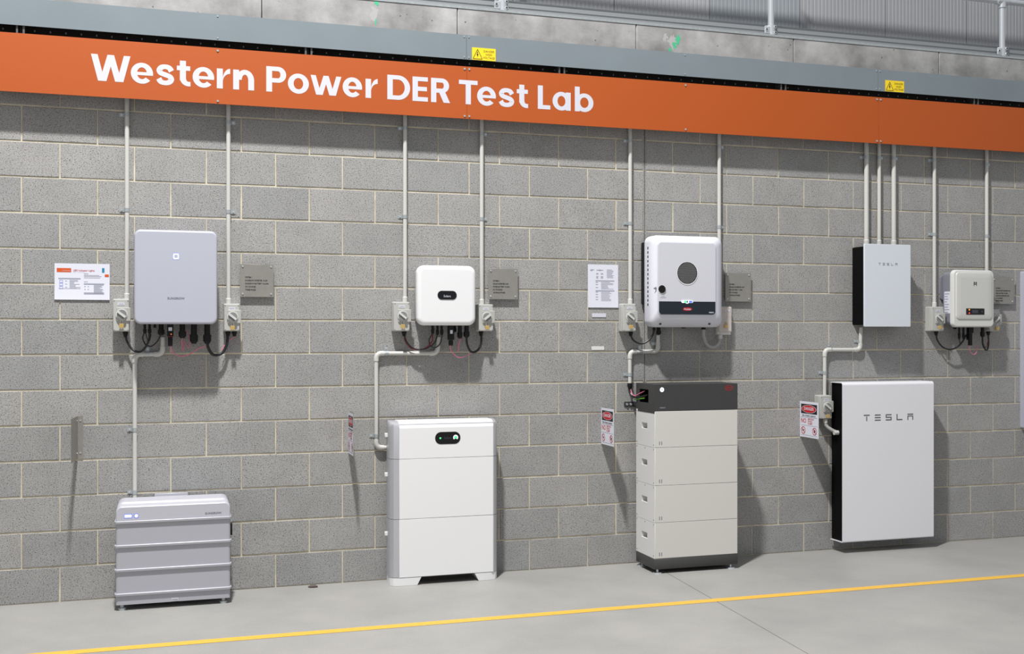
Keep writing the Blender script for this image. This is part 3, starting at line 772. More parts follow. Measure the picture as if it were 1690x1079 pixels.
while v < rr:
    u = -rr + (st / 2 if row % 2 else 0)
    while u < rr:
        if math.hypot(u, v) < rr - .005: ppoly(g, fr, [(u + .0026 * math.cos(PI / 3 * k), v + .0026 * math.sin(PI / 3 * k)) for k in range(6)], .002)
        u += st
    v += st * .87; row += 1
obj('grille_mesh', g, 'knob_grey', gr, smooth=False, kind='stuff')
# dark lower panel with round bottom corners
zt = zat(1134, 497.5, yp); xl, xr = ax(1087.5, yp), ax(1180.5, yp); zl = zi0 + .006
pts = [(xl, zt), (xr, zt)] + [(xr - .022 + .022 * math.cos(-PI / 2 * k / 6), zl + .022 + .022 * math.sin(-PI / 2 * k / 6)) for k in range(7)] + [(xl + .022 - .022 * math.sin(PI / 2 * k / 6), zl + .022 - .022 * math.cos(PI / 2 * k / 6)) for k in range(7)]
g = G().loft([[(a_, yp - .0001, b_) for a_, b_ in pts], [(a_, yp - .0012, b_) for a_, b_ in pts]]); dp = obj('dark_panel', g, 'navy', inv)
yd = yp - .0012
c = at(1134, 497.8, yd); fr = wallframe(c.x, yd - .0003, c.z)
g = G(); slab(g, c.x - .041, c.x + .041, c.z - .0075, c.z + .0075, .007, [(yd - .0001, 0), (yd - .003, 0)], 6); lb = obj('light_bar', g, 'led_white', inv)
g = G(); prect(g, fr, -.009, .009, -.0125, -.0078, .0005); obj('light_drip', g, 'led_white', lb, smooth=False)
g = G(); prect(g, fr, -.024, -.006, -.0062, .0062, .0036); obj('green_light', g, 'led_green', lb, smooth=False)
g = G(); prect(g, fr, -.005, .004, -.0062, .0062, .0036); obj('light_gap', g, 'navy', lb, smooth=False)
g = G(); prect(g, fr, .012, .036, -.0062, .0062, .0036); obj('blue_light', g, 'led_blue_deep', lb, smooth=False)
c = at(1134.5, 510, yd); fr = wallframe(c.x, yd - .0003, c.z)
g = G(); ppoly(g, fr, arc_pts(0, 0, .034, .0115, 0, 345, 23)); bd = obj('badge', g, 'red_print', inv, smooth=False)
g = G(); ptext(g, fr, 'Fronius', .0165, 0, -.0055, 'CENTER', .95, l=.0016, bold=.0004); obj('badge_print', g, 'white_vinyl', bd, smooth=False)
c = at(1174, 516, yd); g = G(); ptext(g, wallframe(c.x, yd - .0006, c.z - .003), 'PRIMO', .0125, 0, 0, 'CENTER', .95, bold=.0003); obj('model_print', g, 'paper', dp, smooth=False)
c = at(1092.5, 477, yp); obj('lock_knob', G().cyl((c.x, yp - .0001, c.z), (c.x, yp - .007, c.z), .0255, .0235, 24), 'black_plastic', inv)
g = G(); pring(g, wallframe(c.x, yp, c.z), 0, 0, .030, .030, .004, l=.001); obj('knob_rim', g, 'white', inv, smooth=False)
c = at(1094, 488.5, yp); lb = obj('label_plate', G().box(c.x - .021, c.x + .021, yp - .0016, yp - .0002, c.z - .009, c.z + .007), 'white_vinyl', inv, smooth=False)
g = G(); ptext(g, wallframe(c.x, yp - .0018, c.z - .004), 'DC ISO', .009, 0, 0, 'CENTER', .8); obj('print', g, 'grey_print', lb, smooth=False)
c = at(1080, 476.5, ym - .05); g = G(); ppoly(g, wallframe(c.x, ym - .056, c.z), [(-.012, .003), (.012, .013), (.010, -.010)]); obj('arrow_mark', g, 'grey_print', inv, smooth=False)
for px in (1089, 1170):
    c = at(px, 534.5, ym - .03); obj('screw_hole', G().cyl((c.x, ym - .008, c.z), (c.x, ym - .043, c.z), .0055, n=10), 'black_plastic', inv)
for px, pyb, r, y in ((1079.5, 545, .010, -.07), (1087, 552, .0165, -.035), (1128, 541.8, .016, -.08), (1161, 544, .016, -.075)):
    gland(inv, ax(px, y), y, z0 + .006, zat(px, pyb, y), r)
wire('power_cable', [(1041, 553, -.035), (1045, 561, -.04), (1054, 566, -.05), (1063, 566, -.06), (1072, 560, -.066), (1078, 551, -.07), (1079.5, 543, -.07)], .0062, 'black_rubber', 'black cable looping from isolator to the inverter with the round grille')
wire('flexible_conduit', [(1161, 543, -.075), (1161.5, 556, -.07), (1166, 568, -.06), (1174, 573, -.055), (1182, 571, -.05), (1187, 564, -.045), (1188.5, 553, -.043)], .0125, 'pvc_flex', 'grey flexible conduit in a U under the inverter with the round grille', 'conduit', n=12)
battery_conduit([(1086, 553, -.03), (1086, 580), (1039.5, 580), (1039.5, 632)], .0128, 'white conduit stepping from round-grille inverter to the dark-topped battery tower', [(1057, 580, 'x', 1), (1086, 567, 'z', -1), (1039.5, 618, 'z', -1)])
# weatherproof switch beside it
xs0, xs1 = ax(1186, -.05), ax(1208, -.05); zs0, zs1 = zat(1198, 552.5, -.05), zat(1198, 505.5, -.05)
sw = thing('weatherproof_switch', 'pale weatherproof switch under a clear cover half behind the round-grille inverter', 'switch', ((xs0 + xs1) / 2, 0, zs0))
obj('back_box', slab(G(), xs0, xs1, zs0, zs1, .004, face_prof(-.002, -.034, .002, 2)), 'cream_white', sw)
obj('clear_cover', slab(G(), xs0 + .002, xs1 - .002, zs0 + .02, zs1 - .004, .006, face_prof(-.0345, -.056, .008, 3)), 'clear_cover', sw)
xm = (xs0 + xs1) / 2 + .012; zm = (zs0 + zs1) / 2
g = G(); fr = wallframe(xm, -.0345, zm)
for sg in (-1, 1): pstroke(g, fr, [(.026, .034 * sg), (-.014, .004 * sg)], .004, .0008)
obj('lever', g, 'knob_grey', sw, smooth=False)
lp = obj('label_plate', G().box(xm - .018, xm + .018, -.0575, -.0562, zs1 - .036, zs1 - .022), 'white_vinyl', sw, smooth=False)
g = G(); ptext(g, wallframe(xm, -.0577, zs1 - .033), 'GRID', .009, 0, 0, 'CENTER', .8); obj('print', g, 'grey_print', lp, smooth=False)
pd = obj('padlock', G().box(xm - .026, xm - .004, -.068, -.0565, zm - .05, zm - .028, .002, 2), 'brass', sw)
obj('shackle', G().tube([(xm - .021, -.062, zm - .028)] + [(xm - .015 - .006 * math.cos(PI * i / 8), -.062, zm - .018 + .006 * math.sin(PI * i / 8)) for i in range(9)] + [(xm - .009, -.062, zm - .028)], .0018, 6), 'brass', pd)
X = ax(1188.5, -.043); obj('adaptor', G().cyl((X, -.043, zs0 - .0002), (X, -.043, zs0 - .018), .0155).cyl((X, -.043, zs0 - .018), (X, -.043, zs0 - .026), .017), 'pvc', sw)

# ================================================================== WHITE WALL PANEL (gateway)
yf = -.15; x0, x1 = ax(1427, yf), ax(1503, yf); z0, z1 = zat(1465, 539, yf), zat(1465, 403, yf)
gw = thing('energy_gateway', 'white glass-fronted wall panel with black sides and small pale lettering', 'gateway', ((x0 + x1) / 2, 0, z0))
obj('case', slab(G(), x0 + .004, x1 - .012, z0 + .012, z1 - .016, .01, [(-.001, 0), (-.136, 0)], 3), 'deep_black', gw)
obj('front_panel', slab(G(), x0, x1, z0, z1, .006, face_prof(-.1361, yf, .002, 2), 4), 'glass_white', gw)
def tesla(g, fr, wd, h, t):
    """five spaced capitals drawn as bars, centred"""
    cw = wd * .118; gap = (wd - 5 * cw) / 4; u = -wd / 2
    for i, ch in enumerate('TESLA'):
        a_, b_ = u, u + cw; m = (a_ + b_) / 2
        if ch == 'T': prect(g, fr, a_, b_, h - t, h); prect(g, fr, m - t / 2, m + t / 2, 0, h - t * 1.7)
        elif ch == 'E':
            for k in range(3): prect(g, fr, a_, b_, k * (h - t) / 2, k * (h - t) / 2 + t)
        elif ch == 'S':
            for k in range(3): prect(g, fr, a_, b_, k * (h - t) / 2, k * (h - t) / 2 + t)
            prect(g, fr, a_, a_ + t, h / 2 + t / 2, h - t); prect(g, fr, b_ - t, b_, t, h / 2 - t / 2)
        elif ch == 'L': prect(g, fr, a_, b_, 0, t); prect(g, fr, a_, a_ + t, t, h)
        else:
            prect(g, fr, a_, b_, h - t, h); prect(g, fr, a_, b_, h * .55, h * .55 + t * .8); prect(g, fr, a_, a_ + t, 0, h * .55); prect(g, fr, b_ - t, b_, 0, h * .55)
        u += cw + gap
c = at(1465.5, 438, yf); g = G(); tesla(g, wallframe(c.x, yf - .0002, c.z), .155, .0175, .0034); obj('lettering', g, 'logo_pale', gw, smooth=False)
battery_conduit([(1421, 540, -.03), (1419.5, 577), (1361, 577), (1361, 655)], .0128, 'white conduit stepping down from the white wall panel to the low isolator', [(1370, 577, 'x', 1), (1419.5, 563, 'z', -1), (1361, 615, 'z', -1)])

# ================================================================== CREAM INVERTER (system 5)
yf = -.15; x0, x1 = ax(1573, yf), ax(1641, yf); z0, z1 = zat(1607, 540, yf), zat(1607, 445.5, yf)
inv = thing('inverter', 'cream inverter with rounded corners and a black strip with red lights', 'inverter', ((x0 + x1) / 2, 0, z0))
obj('heat_sink', slab(G(), x0 + .006, x1 - .012, z0 + .018, z1 - .012, .03, [(-.02, .012), (-.035, 0), (-.118, 0)], 5), 'heatsink', inv)
obj('rear_block', slab(G(), x0 + .002, x1 - .03, z1 - .21, z1 - .04, .012, [(-.001, 0), (-.0199, 0)], 3), 'heatsink', inv)
obj('front_cover', slab(G(), x0, x1, z0, z1, .036, [(-.1181, 0), (yf + .012, 0), (yf + .004, .003), (yf, .010)], 8), 'cream_white', inv)
zq = zat(1607, 527, yf)
obj('raised_panel', slab(G(), x0 + .022, x1 - .022, zq, z1 - .016, .026, [(yf - .0001, 0), (yf - .006, .004), (yf - .008, .014), (yf - .009, .04)], 6), 'cream_shade', inv)
yy = yf - .0092
c = at(1609.5, 468, yy); g = G(); fr = wallframe(c.x, yy, c.z)
for sg in (-1, 1):
    prect(g, fr, sg * .011 - .0022, sg * .011 + .0022, -.016, .013)
    ppoly(g, fr, arc_pts(sg * .006, .008, .004, .004, 0, 330, 11), .0009)
prect(g, fr, -.010, .010, -.006, -.0015, .0008); prect(g, fr, -.0018, .0018, -.0015, .003, .001)
obj('logo', g, 'black_print', inv, smooth=False)
c0, c1 = at(1594.5, 519, yy), at(1624.5, 509, yy)
ds = obj('display_strip', G().box(c0.x, c1.x, yy - .0016, yf - .0055, c0.z, c1.z, .0006, 1), 'black_gloss', inv)
for px, py, m in ((1599.5, 511, 'led_orange'), (1599.5, 516.5, 'led_red')):
    q = at(px, py, yy); obj('status_light', G().cyl((q.x, yy - .0014, q.z), (q.x, yy - .0024, q.z), .0052, n=12), m, ds)
q = at(1609, 514, yy); obj('screen', G().box(q.x - .026, q.x + .026, yy - .0022, yy - .0017, q.z - .011, q.z + .011), 'lcd', ds, smooth=False)
q = at(1620.5, 514, yy); obj('button', G().cyl((q.x, yy - .0014, q.z), (q.x, yy - .0024, q.z), .007, n=12), 'lcd', ds)
sk = obj('side_sticker', G().box(x0 + .0052, x0 + .0058, -.112, -.05, zat(1566, 517, -.08), zat(1566, 481, -.08)), 'paper', inv, smooth=False)
g = G(); fr = sideframe(x0 + .0051, -.055, zat(1566, 481, -.08))
for i in range(9): prect(g, fr, 0, random.uniform(.02, .05), -.02 - i * .019, -.014 - i * .019, .0004)
obj('print', g, 'pale_print', sk, smooth=False)
zb = z0 + .018
for px, pyb, r, y in ((1583, 560, .009, -.06), (1590, 559, .009, -.07), (1597, 561, .010, -.06), (1576, 543, .012, -.07), (1621.5, 556, .016, -.07)):
    gland(inv, ax(px, y), y, zb, zat(px, pyb, y), r)
Y = -.08; X = ax(1601.5, Y); zl = zat(1600, 570, Y)
obj('dongle', G().box(X - .019, X + .021, Y - .011, Y + .011, zl + .09, zb, .003, 1).box(X - .016, X + .012, Y - .009, Y + .009, zl, zl + .0895, .003, 1), 'black_plastic', inv)
wire('power_cable', [(1545, 552, -.035), (1547, 561, -.038), (1555, 572, -.045), (1567, 576.5, -.055), (1579, 573, -.06), (1589, 563, -.068), (1594, 553, -.06)], .0058, 'black_rubber', 'black cable looping from isolator to the cream inverter')
wire('signal_cable', [(1583, 559, -.06), (1585, 567, -.06), (1589, 562, -.066), (1590.5, 556, -.07)], .0034, 'black_rubber', 'short thin black cable between the paired plugs of the cream inverter')
wire('power_cable', [(1621.5, 556, -.07), (1622, 568, -.065), (1626.5, 577, -.055), (1630, 576, -.045), (1631.5, 566, -.038), (1631, 552, -.035)], .006, 'black_rubber', 'thick black cable in a narrow loop under the cream inverter')
wire('pink_wire', [(1599, 570, -.08), (1601, 579, -.075), (1606.5, 585, -.07), (1611.5, 581, -.068), (1613.5, 570, -.066)], .0024, 'pink_wire', 'pink wire loop hanging below the cream inverter', 'wire')
wire('red_wire', [(1622.5, 566, -.06), (1627, 574, -.05), (1630, 565, -.04), (1632, 553, -.037)], .0024, 'red_wire', 'dark red wire beside the narrow cable loop under the cream inverter', 'wire')

# ================================================================== PLAQUES AND PAPERS
steel_plate(396, 436, 'square brushed steel plaque mounted beside the silver inverter', ['SYSTEM 1', 'SUNGROW INVERTER 10 kW', 'SUNGROW BATTERY  9.6 kWh', 'DC COUPLED', 'THREE PHASE'])
steel_plate(806, 442.5, 'square brushed steel plaque mounted beside the small white inverter', ['SYSTEM 2', 'SOLAR INVERTER 5 kW', 'STORE BATTERY 10 kWh', 'DC COUPLED', '1Ø SINGLE PHASE'])
steel_plate(1197, 449.5, 'square brushed steel plaque mounted beside the round-grille inverter', ['SYSTEM 3', 'FRONIUS INVERTER 5 kW', 'BYD BATTERY 11 kWh', 'DC COUPLED', '1Ø SINGLE PHASE'])
steel_plate(1637.6, 450, 'brushed steel plaque partly covered by the cream inverter', ['SYSTEM 5', 'TESLA BATTERY INVERTER 5 kW', 'TESLA BATTERY 13 kWh', 'GOODWE INVERTER 5 kW', 'AC COUPLED', 'SINGLE PHASE'])

def sheet(name, x0, x1, z0, z1, label, cat, curl=.006):
    t = thing(name, label, cat, ((x0 + x1) / 2, 0, z0))
    n = 8; rows = []
    for i in range(n + 1):
        v = i / n; y = -.0022 - curl * (1 - v) ** 3
        rows.append([(x0, y, z0 + (z1 - z0) * v), (x1, y, z0 + (z1 - z0) * v)])
    vs = [p for r_ in rows for p in r_]; fs = [(2 * i, 2 * i + 1, 2 * i + 3, 2 * i + 2) for i in range(n)]
    m = len(vs); vs += [(x, y + .0006, z) for x, y, z in vs]; fs += [tuple(k + m for k in f)[::-1] for f in fs]
    for i in range(n): fs += [(2 * i, 2 * i + 2, m + 2 * i + 2, m + 2 * i), (2 * i + 1, m + 2 * i + 1, m + 2 * i + 3, 2 * i + 3)]
    fs += [(0, m, m + 1, 1), (2 * n, 2 * n + 1, m + 2 * n + 1, m + 2 * n)]
    obj('paper', G().add(vs, fs), 'paper', t)
    wd, h = x1 - x0, z1 - z0
    def fr(u, v, l=0.):   # u, v in 0..1 from the lower left corner; follows the curl
        return (x0 + u * wd, -.0022 - curl * (1 - v) ** 3 - l - .0003, z0 + v * h)
    return t, fr
a, b = at(90, 434), at(181, 495)
t, fr = sheet('notice_sheet', a.x, b.x, zat(181, 495), zat(135, 435), 'landscape notice sheet about LED indicator lights taped to the wall', 'paper')
g = G(); prect(g, fr, .04, .30, .76, .87); prect(g, fr, .91, .985, .64, .71); og = obj('orange_print', g, 'orange_print', t, smooth=False)
g = G(); ptext(g, lambda u, v, l=0.: fr(.14 + u, .795 + v * 1.42, l + .0003), 'westernpower', .024, 0, 0, 'LEFT', 1, l=.0008); obj('white_print', g, 'paper', og, smooth=False)
g = G(); ptext(g, lambda u, v, l=0.: fr(.335 + u, .79 + v * 1.42, l), 'LED Indicator Lights', .047, 0, 0, 'LEFT', 1, bold=.0006); obj('red_heading', g, 'red_print', t, smooth=False)
g = G(); prect(g, fr, .86, .905, .76, .885); obj('teal_print', g, 'teal_print', t, smooth=False)
g = G(); pu = random.Random(3)
def dash(u0, u1, v, th=.012): prect(g, fr, u0, u1, v, v + th)
ptext(g, lambda u, v, l=0.: fr(.335 + u, .755 + v * 1.42, l), 'System 1 - Inverter and battery', .017, 0, 0, 'LEFT', 1)
dash(.53, .61, .715)
for v in (.675, .645, .605): dash(.53, .53 + pu.uniform(.25, .38), v, .009)
for v0, v1 in ((.57, .60),): dash(.07, .47, v0, .028)
for i in range(9): dash(.27, .27 + pu.uniform(.08, .2), .535 - i * .028, .009)
for i in range(3): dash(.19, .23, .51 - i * .085, .010)
dash(.07, .47, .305, .008)
dash(.53, .60, .495, .010); dash(.53, .90, .425, .030)
for i in range(9): dash(.71, .71 + pu.uniform(.1, .19), .40 - i * .026, .010)
for v in (.36, .28): dash(.54, .56, v, .02); dash(.60, .62, v, .02)
for v in (.195, .175, .155): dash(.53, .90, v, .009)
obj('text_lines', g, 'pale_print', t, smooth=False)
g = G()
for i, v in enumerate((.47, .385, .30)):
    for u0, u1, v0, v1 in ((.09, .15, v, v + .007), (.09, .15, v + .065, v + .072), (.09, .095, v, v + .07), (.145, .15, v, v + .07)): prect(g, fr, u0, u1, v0, v1, .0009 + .0002 * (u1 - u0 < .01))
obj('icon_boxes', g, 'blue_print', t, smooth=False)

a, b = at(970, 436), at(1020, 507)
t, fr = sheet('notice_sheet', a.x, b.x, zat(995, 507.5), zat(995, 436.5), 'portrait notice sheet with printed tables taped above small white tape strips', 'paper', .004)
g = G()
dash(.08, .20, .87, .012); dash(.08, .15, .85, .010); dash(.28, .50, .862, .014); ppoly(g, fr, arc_pts(.39, .868, .03, .016, 0, 330, 11), .0009)
for i in range(8): dash(.62, .62 + pu.uniform(.17, .24), .875 - i * .026, .008)
for v in (.79, .77, .72, .70, .68): dash(.27, .30 + pu.uniform(.02, .05), v, .008); dash(.42, .5, v, .008)
dash(.25, .87, .612, .02); dash(.25, .87, .38, .02)
for i in range(7): dash(.43, .43 + pu.uniform(.2, .42), .585 - i * .026, .008)
for i in range(8): dash(.43, .43 + pu.uniform(.2, .42), .355 - i * .028, .008)
for v in (.58, .53, .46, .355, .30, .24, .18): dash(.25, .33, v, .012)
obj('text_lines', g, 'pale_print', t, smooth=False)
def tape(pxa, pxb, pya, pyb, label, m):
    a, b = at(pxa, pya), at(pxb, pyb)
    tag(obj('tape_strip', G().box(a.x, b.x, -.0036, -.0012, b.z, a.z - .002, .0006, 1), m), label, 'tape')
tape(977, 1000, 516.5, 523.5, 'bright white adhesive strip just below the portrait notice sheet', 'white_vinyl')
tape(976, 997, 571, 577.5, 'dull pale adhesive strip low on the wall below the portrait notice sheet', 'module_side')

# ================================================================== DANGER FLAG SIGNS
def flag_sign(xw, wd, zb, zt, label, face=True, lean=0.):
    t = thing('danger_sign', label, 'sign', (xw, 0, zb), 'flag signs standing out from the wall'); h = zt - zb
    th = .0014
    def P(u, v, l=0.): return (xw + lean * u / .23 - l, -.0015 - u, zb + v)
    g = G()
    q = [P(0, 0), P(wd, 0), P(wd, h), P(0, h)]; q2 = [(x + th, y, z) for x, y, z in q]
    g.add(q + q2, [(0, 1, 2, 3), (7, 6, 5, 4), (0, 4, 5, 1), (1, 5, 6, 2), (2, 6, 7, 3), (3, 7, 4, 0)])
    obj('panel', g, 'steel', t, smooth=False)
    fg = G().box(xw + .0016, xw + .03, -.0035, -.0015, zb, zt)
    fo = obj('flange', fg, 'steel', t, smooth=False)
    for z in (zb + .035, zt - .025):
        obj('screw', G().cyl((xw + .016, -.0036, z), (xw + .016, -.007, z), .0048, n=8), 'bright_zinc', fo)
        y = -.03; obj('rivet', G().cyl((xw + lean * .13 + th, y, z), (xw + lean * .13 + th + .003, y, z), .004, n=8), 'bright_zinc', t)
    if not face: return
    def fr(u, v, l=0.): return P(u * wd, v * h, l + .0004)
    g = G(); prect(g, fr, .0, 1, 0, 1, .0002); obj('face', g, 'paper', t, smooth=False)
    g = G(); prect(g, fr, .07, .92, .66, .93, .0005); obj('black_box', g, 'black_print', t, smooth=False)
    g = G(); pring(g, fr, .49, .795, .39, .112, .39, tv=.112, n=32, l=.0008); obj('white_oval', g, 'white_vinyl', t, smooth=False)
    g = G(); pring(g, fr, .49, .795, .37, .103, .37, tv=.103, n=32, l=.0011); obj('red_oval', g, 'red_print', t, smooth=False)
    sq = lambda U, V: (lambda u, v, l=0.: fr(U + u / wd, V + v / h, l))
    g = G(); ptext(g, sq(.49, .762), 'DANGER', .030, 0, 0, 'CENTER', 1.0, l=.0014, bold=.0006); obj('danger_word', g, 'white_vinyl', t, smooth=False)
    g = G(); ptext(g, sq(.49, .585), 'Risk of battery explosion', .0185, 0, 0, 'CENTER', .88, l=.0005, bold=.0004); prect(g, fr, .06, .93, .555, .562, .0005); prect(g, fr, .06, .93, .327, .333, .0005); prect(g, fr, .05, .93, .055, .061, .0005)
    for cu in (.19, .79):
        pstroke(g, fr, [(cu - .06, .17), (cu + .06, .205)], .02, .0005)
    prect(g, fr, .13, .2, .2, .215, .0006); ppoly(g, fr, [(.77, .15), (.81, .15), (.83, .20), (.79, .25), (.75, .20)], .0006)
    obj('black_print', g, 'black_print', t, smooth=False)
    g = G(); ptext(g, sq(.06, .40), 'NO', .044, 0, 0, 'LEFT', .95, l=.0005, bold=.0008)
    for i, s in enumerate(('SMOKING', 'SPARKS', 'FLAMES')): ptext(g, sq(.43, .49 - i * .062), s, .0175, 0, 0, 'LEFT', .95, l=.0005, bold=.0003)
    for cu in (.19, .79):
        pring(g, fr, cu, .19, .115, .105, .022, tv=.020, n=24, l=.0009); pstroke(g, fr, [(cu - .075, .26), (cu + .075, .12)], .022, .0011)
    obj('red_print', g, 'red_print', t, smooth=False)
flag_sign(.293, .226, .806, 1.050, 'bare steel back of a flag sign standing out from the wall near ribbed battery', False, -.018)
flag_sign(1.836, .19, .790, 1.040, 'danger flag sign seen nearly edge-on beside the tall white battery conduit')
flag_sign(3.496, .218, .797, 1.035, 'red black and white danger flag sign next to the dark-topped battery tower')
flag_sign(4.983, .232, .804, 1.050, 'red black and white danger flag sign in front of the low isolator')

# ================================================================== RIBBED BATTERY (system 1)
yf = -.325; yb = -.03; x0, x1 = ax(190, yf), ax(381, yf)
bt = thing('battery', 'ribbed lavender-grey stacked battery with glowing blue display standing on small feet', 'battery', ((x0 + x1) / 2, (yf + yb) / 2, 0))
zs = [.032, .0805, .213, .345, .4765, .590]
def bmodule(name, za, zb_, m, top=False):
    g = G(); ins = .003
    # box with rounded vertical edges
    ring = lambda z, i: [(x, y, z) for x, y in rrect(x0 + ins + i, x1 - ins - i, yf + ins + i, yb - i, .012, 3)]
    if not top: g.loft([ring(za, 0), ring(zb_, 0)])
    return obj(name, g, m, bt)
bmodule('base', zs[0], zs[1] - .0002, 'lav_grey')
for k in range(1, 4): bmodule('battery_module', zs[k] + .0002, zs[k + 1] - .0002, 'lav_grey')
for k in range(1, 5):
    z = zs[k]; g = G()
    ring = lambda zz, i: [(x, y, zz) for x, y in rrect(x0 - .004 + i, x1 + .004 - i, yf - .008 + i, yb, .014, 3)]
    g.loft([ring(z + .001, .008), ring(z + .002, .001), ring(z + .013, 0), ring(z + .0155, .002), ring(z + .016, .008)])
    obj('rib', g, 'lav_grey', bt)
# top unit: extruded front outline with rounded upper corners, stepped back
def topring(y, zt, i, r): 
    pts = [(x0 + .003 + i, zs[4] + .0165), (x1 - .003 - i, zs[4] + .0165)]
    pts += [(x1 - .003 - i - r + r * math.cos(PI / 2 * k / 6), zt - r + r * math.sin(PI / 2 * k / 6)) for k in range(7)]
    pts += [(x0 + .003 + i + r - r * math.sin(PI / 2 * k / 6), zt - r + r * math.cos(PI / 2 * k / 6)) for k in range(7)]
    return [(a_, y, b_) for a_, b_ in pts]
ZT2 = .572
g = G().loft([topring(yf + .001, ZT2 - .006, .006, .028), topring(yf + .004, ZT2 - .002, .002, .03), topring(yf + .012, ZT2, 0, .032), topring(yf + .075, ZT2 + .002, 0, .034), topring(yf + .085, ZT2 - .008, .004, .034), topring(yf + .10, ZT2 - .008, .004, .034), topring(yf + .11, ZT2 + .008, .002, .034), topring(-.06, ZT2 + .010, .002, .034), topring(-.035, ZT2 + .002, .006, .034)])
top = obj('top_unit', g, 'lav_grey_top', bt)
obj('rear_rail', G().box(ax(255, -.02), ax(310, -.02), -.034, -.015, ZT2 - .03, ZT2 + .022, .003, 1), 'lav_grey', bt)
yy = yf + .0009
def lit(px, py, w_, h_, m, mg, rnd):
    c = at(px, py, yy); fr = wallframe(c.x, yy, c.z)
    g = G(); ppoly(g, fr, rrect(-w_ / 2 - .003, w_ / 2 + .003, -h_ / 2 - .003, h_ / 2 + .003, rnd + .002, 5), .0008); o = obj('display_glow', g, mg, bt, smooth=False)
    g = G(); ppoly(g, fr, rrect(-w_ / 2, w_ / 2, -h_ / 2, h_ / 2, rnd, 5), .0014); obj('display_light', g, m, o, smooth=False)
lit(211.5, 851.5, .036, .016, 'led_white', 'led_blue_deep', .002)
lit(225, 851, .018, .018, 'led_white', 'led_blue_deep', .0088)
c = at(352, 846.5, yy); g = G(); ptext(g, wallframe(c.x, yy, c.z - .005), 'SUNGROW', .0155, 0, 0, 'CENTER', 1.1, l=.0008, bold=.0003); obj('logo', g, 'text_grey', bt, smooth=False)
c = at(288.5, 989, yy); lb = obj('label_plate', G().box(c.x - .018, c.x + .018, yf + .0016, yf + .0029, c.z - .007, c.z + .008), 'white_vinyl', bt, smooth=False)
g = G(); ptext(g, wallframe(c.x, yf + .0015, c.z - .003), 'NOARK', .009, 0, 0, 'CENTER', 1, l=.0003, bold=.0003); obj('print', g, 'grey_print', lb, smooth=False)
hz = .40; hd = obj('side_latch', G().box(x1 + .0045, x1 + .014, -.22, -.19, hz - .035, hz + .035, .002, 1), 'black_plastic', bt)
obj('latch_bracket', G().box(x1 - .001, x1 + .010, -.215, -.195, hz + .0352, hz + .055, .001, 1), 'zinc', hd)
for X in (x0 + .035, x1 - .04):
    for Yf in (yf + .03, yb - .04):
        obj('foot', G().cyl((X, Yf, 0), (X, Yf, .012), .021, n=16).cyl((X, Yf, .0121), (X, Yf, .0319), .010, n=12), 'zinc', bt)

# ================================================================== TALL WHITE BATTERY (system 2)
yf = -.2; yb = -.045; x0, x1 = 2.057, 2.737; xw0, xw1 = 2.111, 2.699
bt = thing('battery', 'tall white battery with aluminium edges and black oval display with green lights', 'battery', ((x0 + x1) / 2, (yf + yb) / 2, 0))
def plan(i=0.):   # outline with chamfered, rounded front corners
    return [(x0 + .006 + i, yb), (x0 + i, yf + .055), (x0 + .006 + i, yf + .030), (x0 + .022, yf + .010 + i), (xw0 - .004, yf + .001 + i), (xw1 + .004, yf + .001 + i), (x1 - .022, yf + .010 + i), (x1 - .006 - i, yf + .030), (x1 - i, yf + .055), (x1 - .006 - i, yb)]
layers = [(.0505, .400, 'lower_module'), (.4025, .762, 'upper_module'), (.7645, .985, 'power_module')]
for za, zb_, nm in layers:
    prn = lambda z, i=0.: [(a_, b_, z) for a_, b_ in plan(i)]
    if nm == 'power_module':
        def pr2(z, sh): return [(a_ + (.004 if a_ < 2.3 else -.004) * sh, min(b_ + .05 * sh * sh, yb) if b_ < yb - .001 else b_, z) for a_, b_ in plan()]
        g = G().loft([prn(za), prn(.955), pr2(.972, .35), pr2(.982, .7), pr2(.987, 1.0)])
    else: g = G().loft([prn(za), prn(zb_)])
    o = obj(nm, g, 'alu', bt)
    yq = yf - .0012
    if nm == 'power_module':
        prof = [(za, yq), (.948, yq), (.962, yf + .002), (.976, yf + .012), (.985, yf + .026), (.989, yf + .05), (.990, yb - .01)]
        g = G().loft([[(xw0, y, z), (xw1, y, z), (xw1, y + .004, z - .0001 if z > .97 else z), (xw0, y + .004, z - .0001 if z > .97 else z)] for z, y in prof])
        g = G()
        vs = []
        for z, y in prof: vs += [(xw0, y, z), (xw1, y, z)]
        n = len(prof); fs = [(2 * i, 2 * i + 1, 2 * i + 3, 2 * i + 2) for i in range(n - 1)]
        for z, y in ((.9865, yb - .01), (za, yf + .002)): vs += [(xw0, y, z), (xw1, y, z)]
        m_ = 2 * n; fs += [(m_ - 2, m_ - 1, m_ + 1, m_), (m_, m_ + 1, m_ + 3, m_ + 2), (m_ + 2, m_ + 3, 1, 0)]
        fs += [tuple([2 * i for i in range(n)] + [m_, m_ + 2]), tuple([2 * i + 1 for i in range(n)] + [m_ + 1, m_ + 3])[::-1]]
        g.add(vs, fs)
    else: g = G().box(xw0, xw1, yq, yf + .0008, za, zb_, .0008, 1)
    obj('front_plate', g, 'white_gloss', o)
obj('core', G().box(x0 + .02, x1 - .02, yf + .02, yb - .002, .049, .95), 'dark_gap', bt, smooth=False)
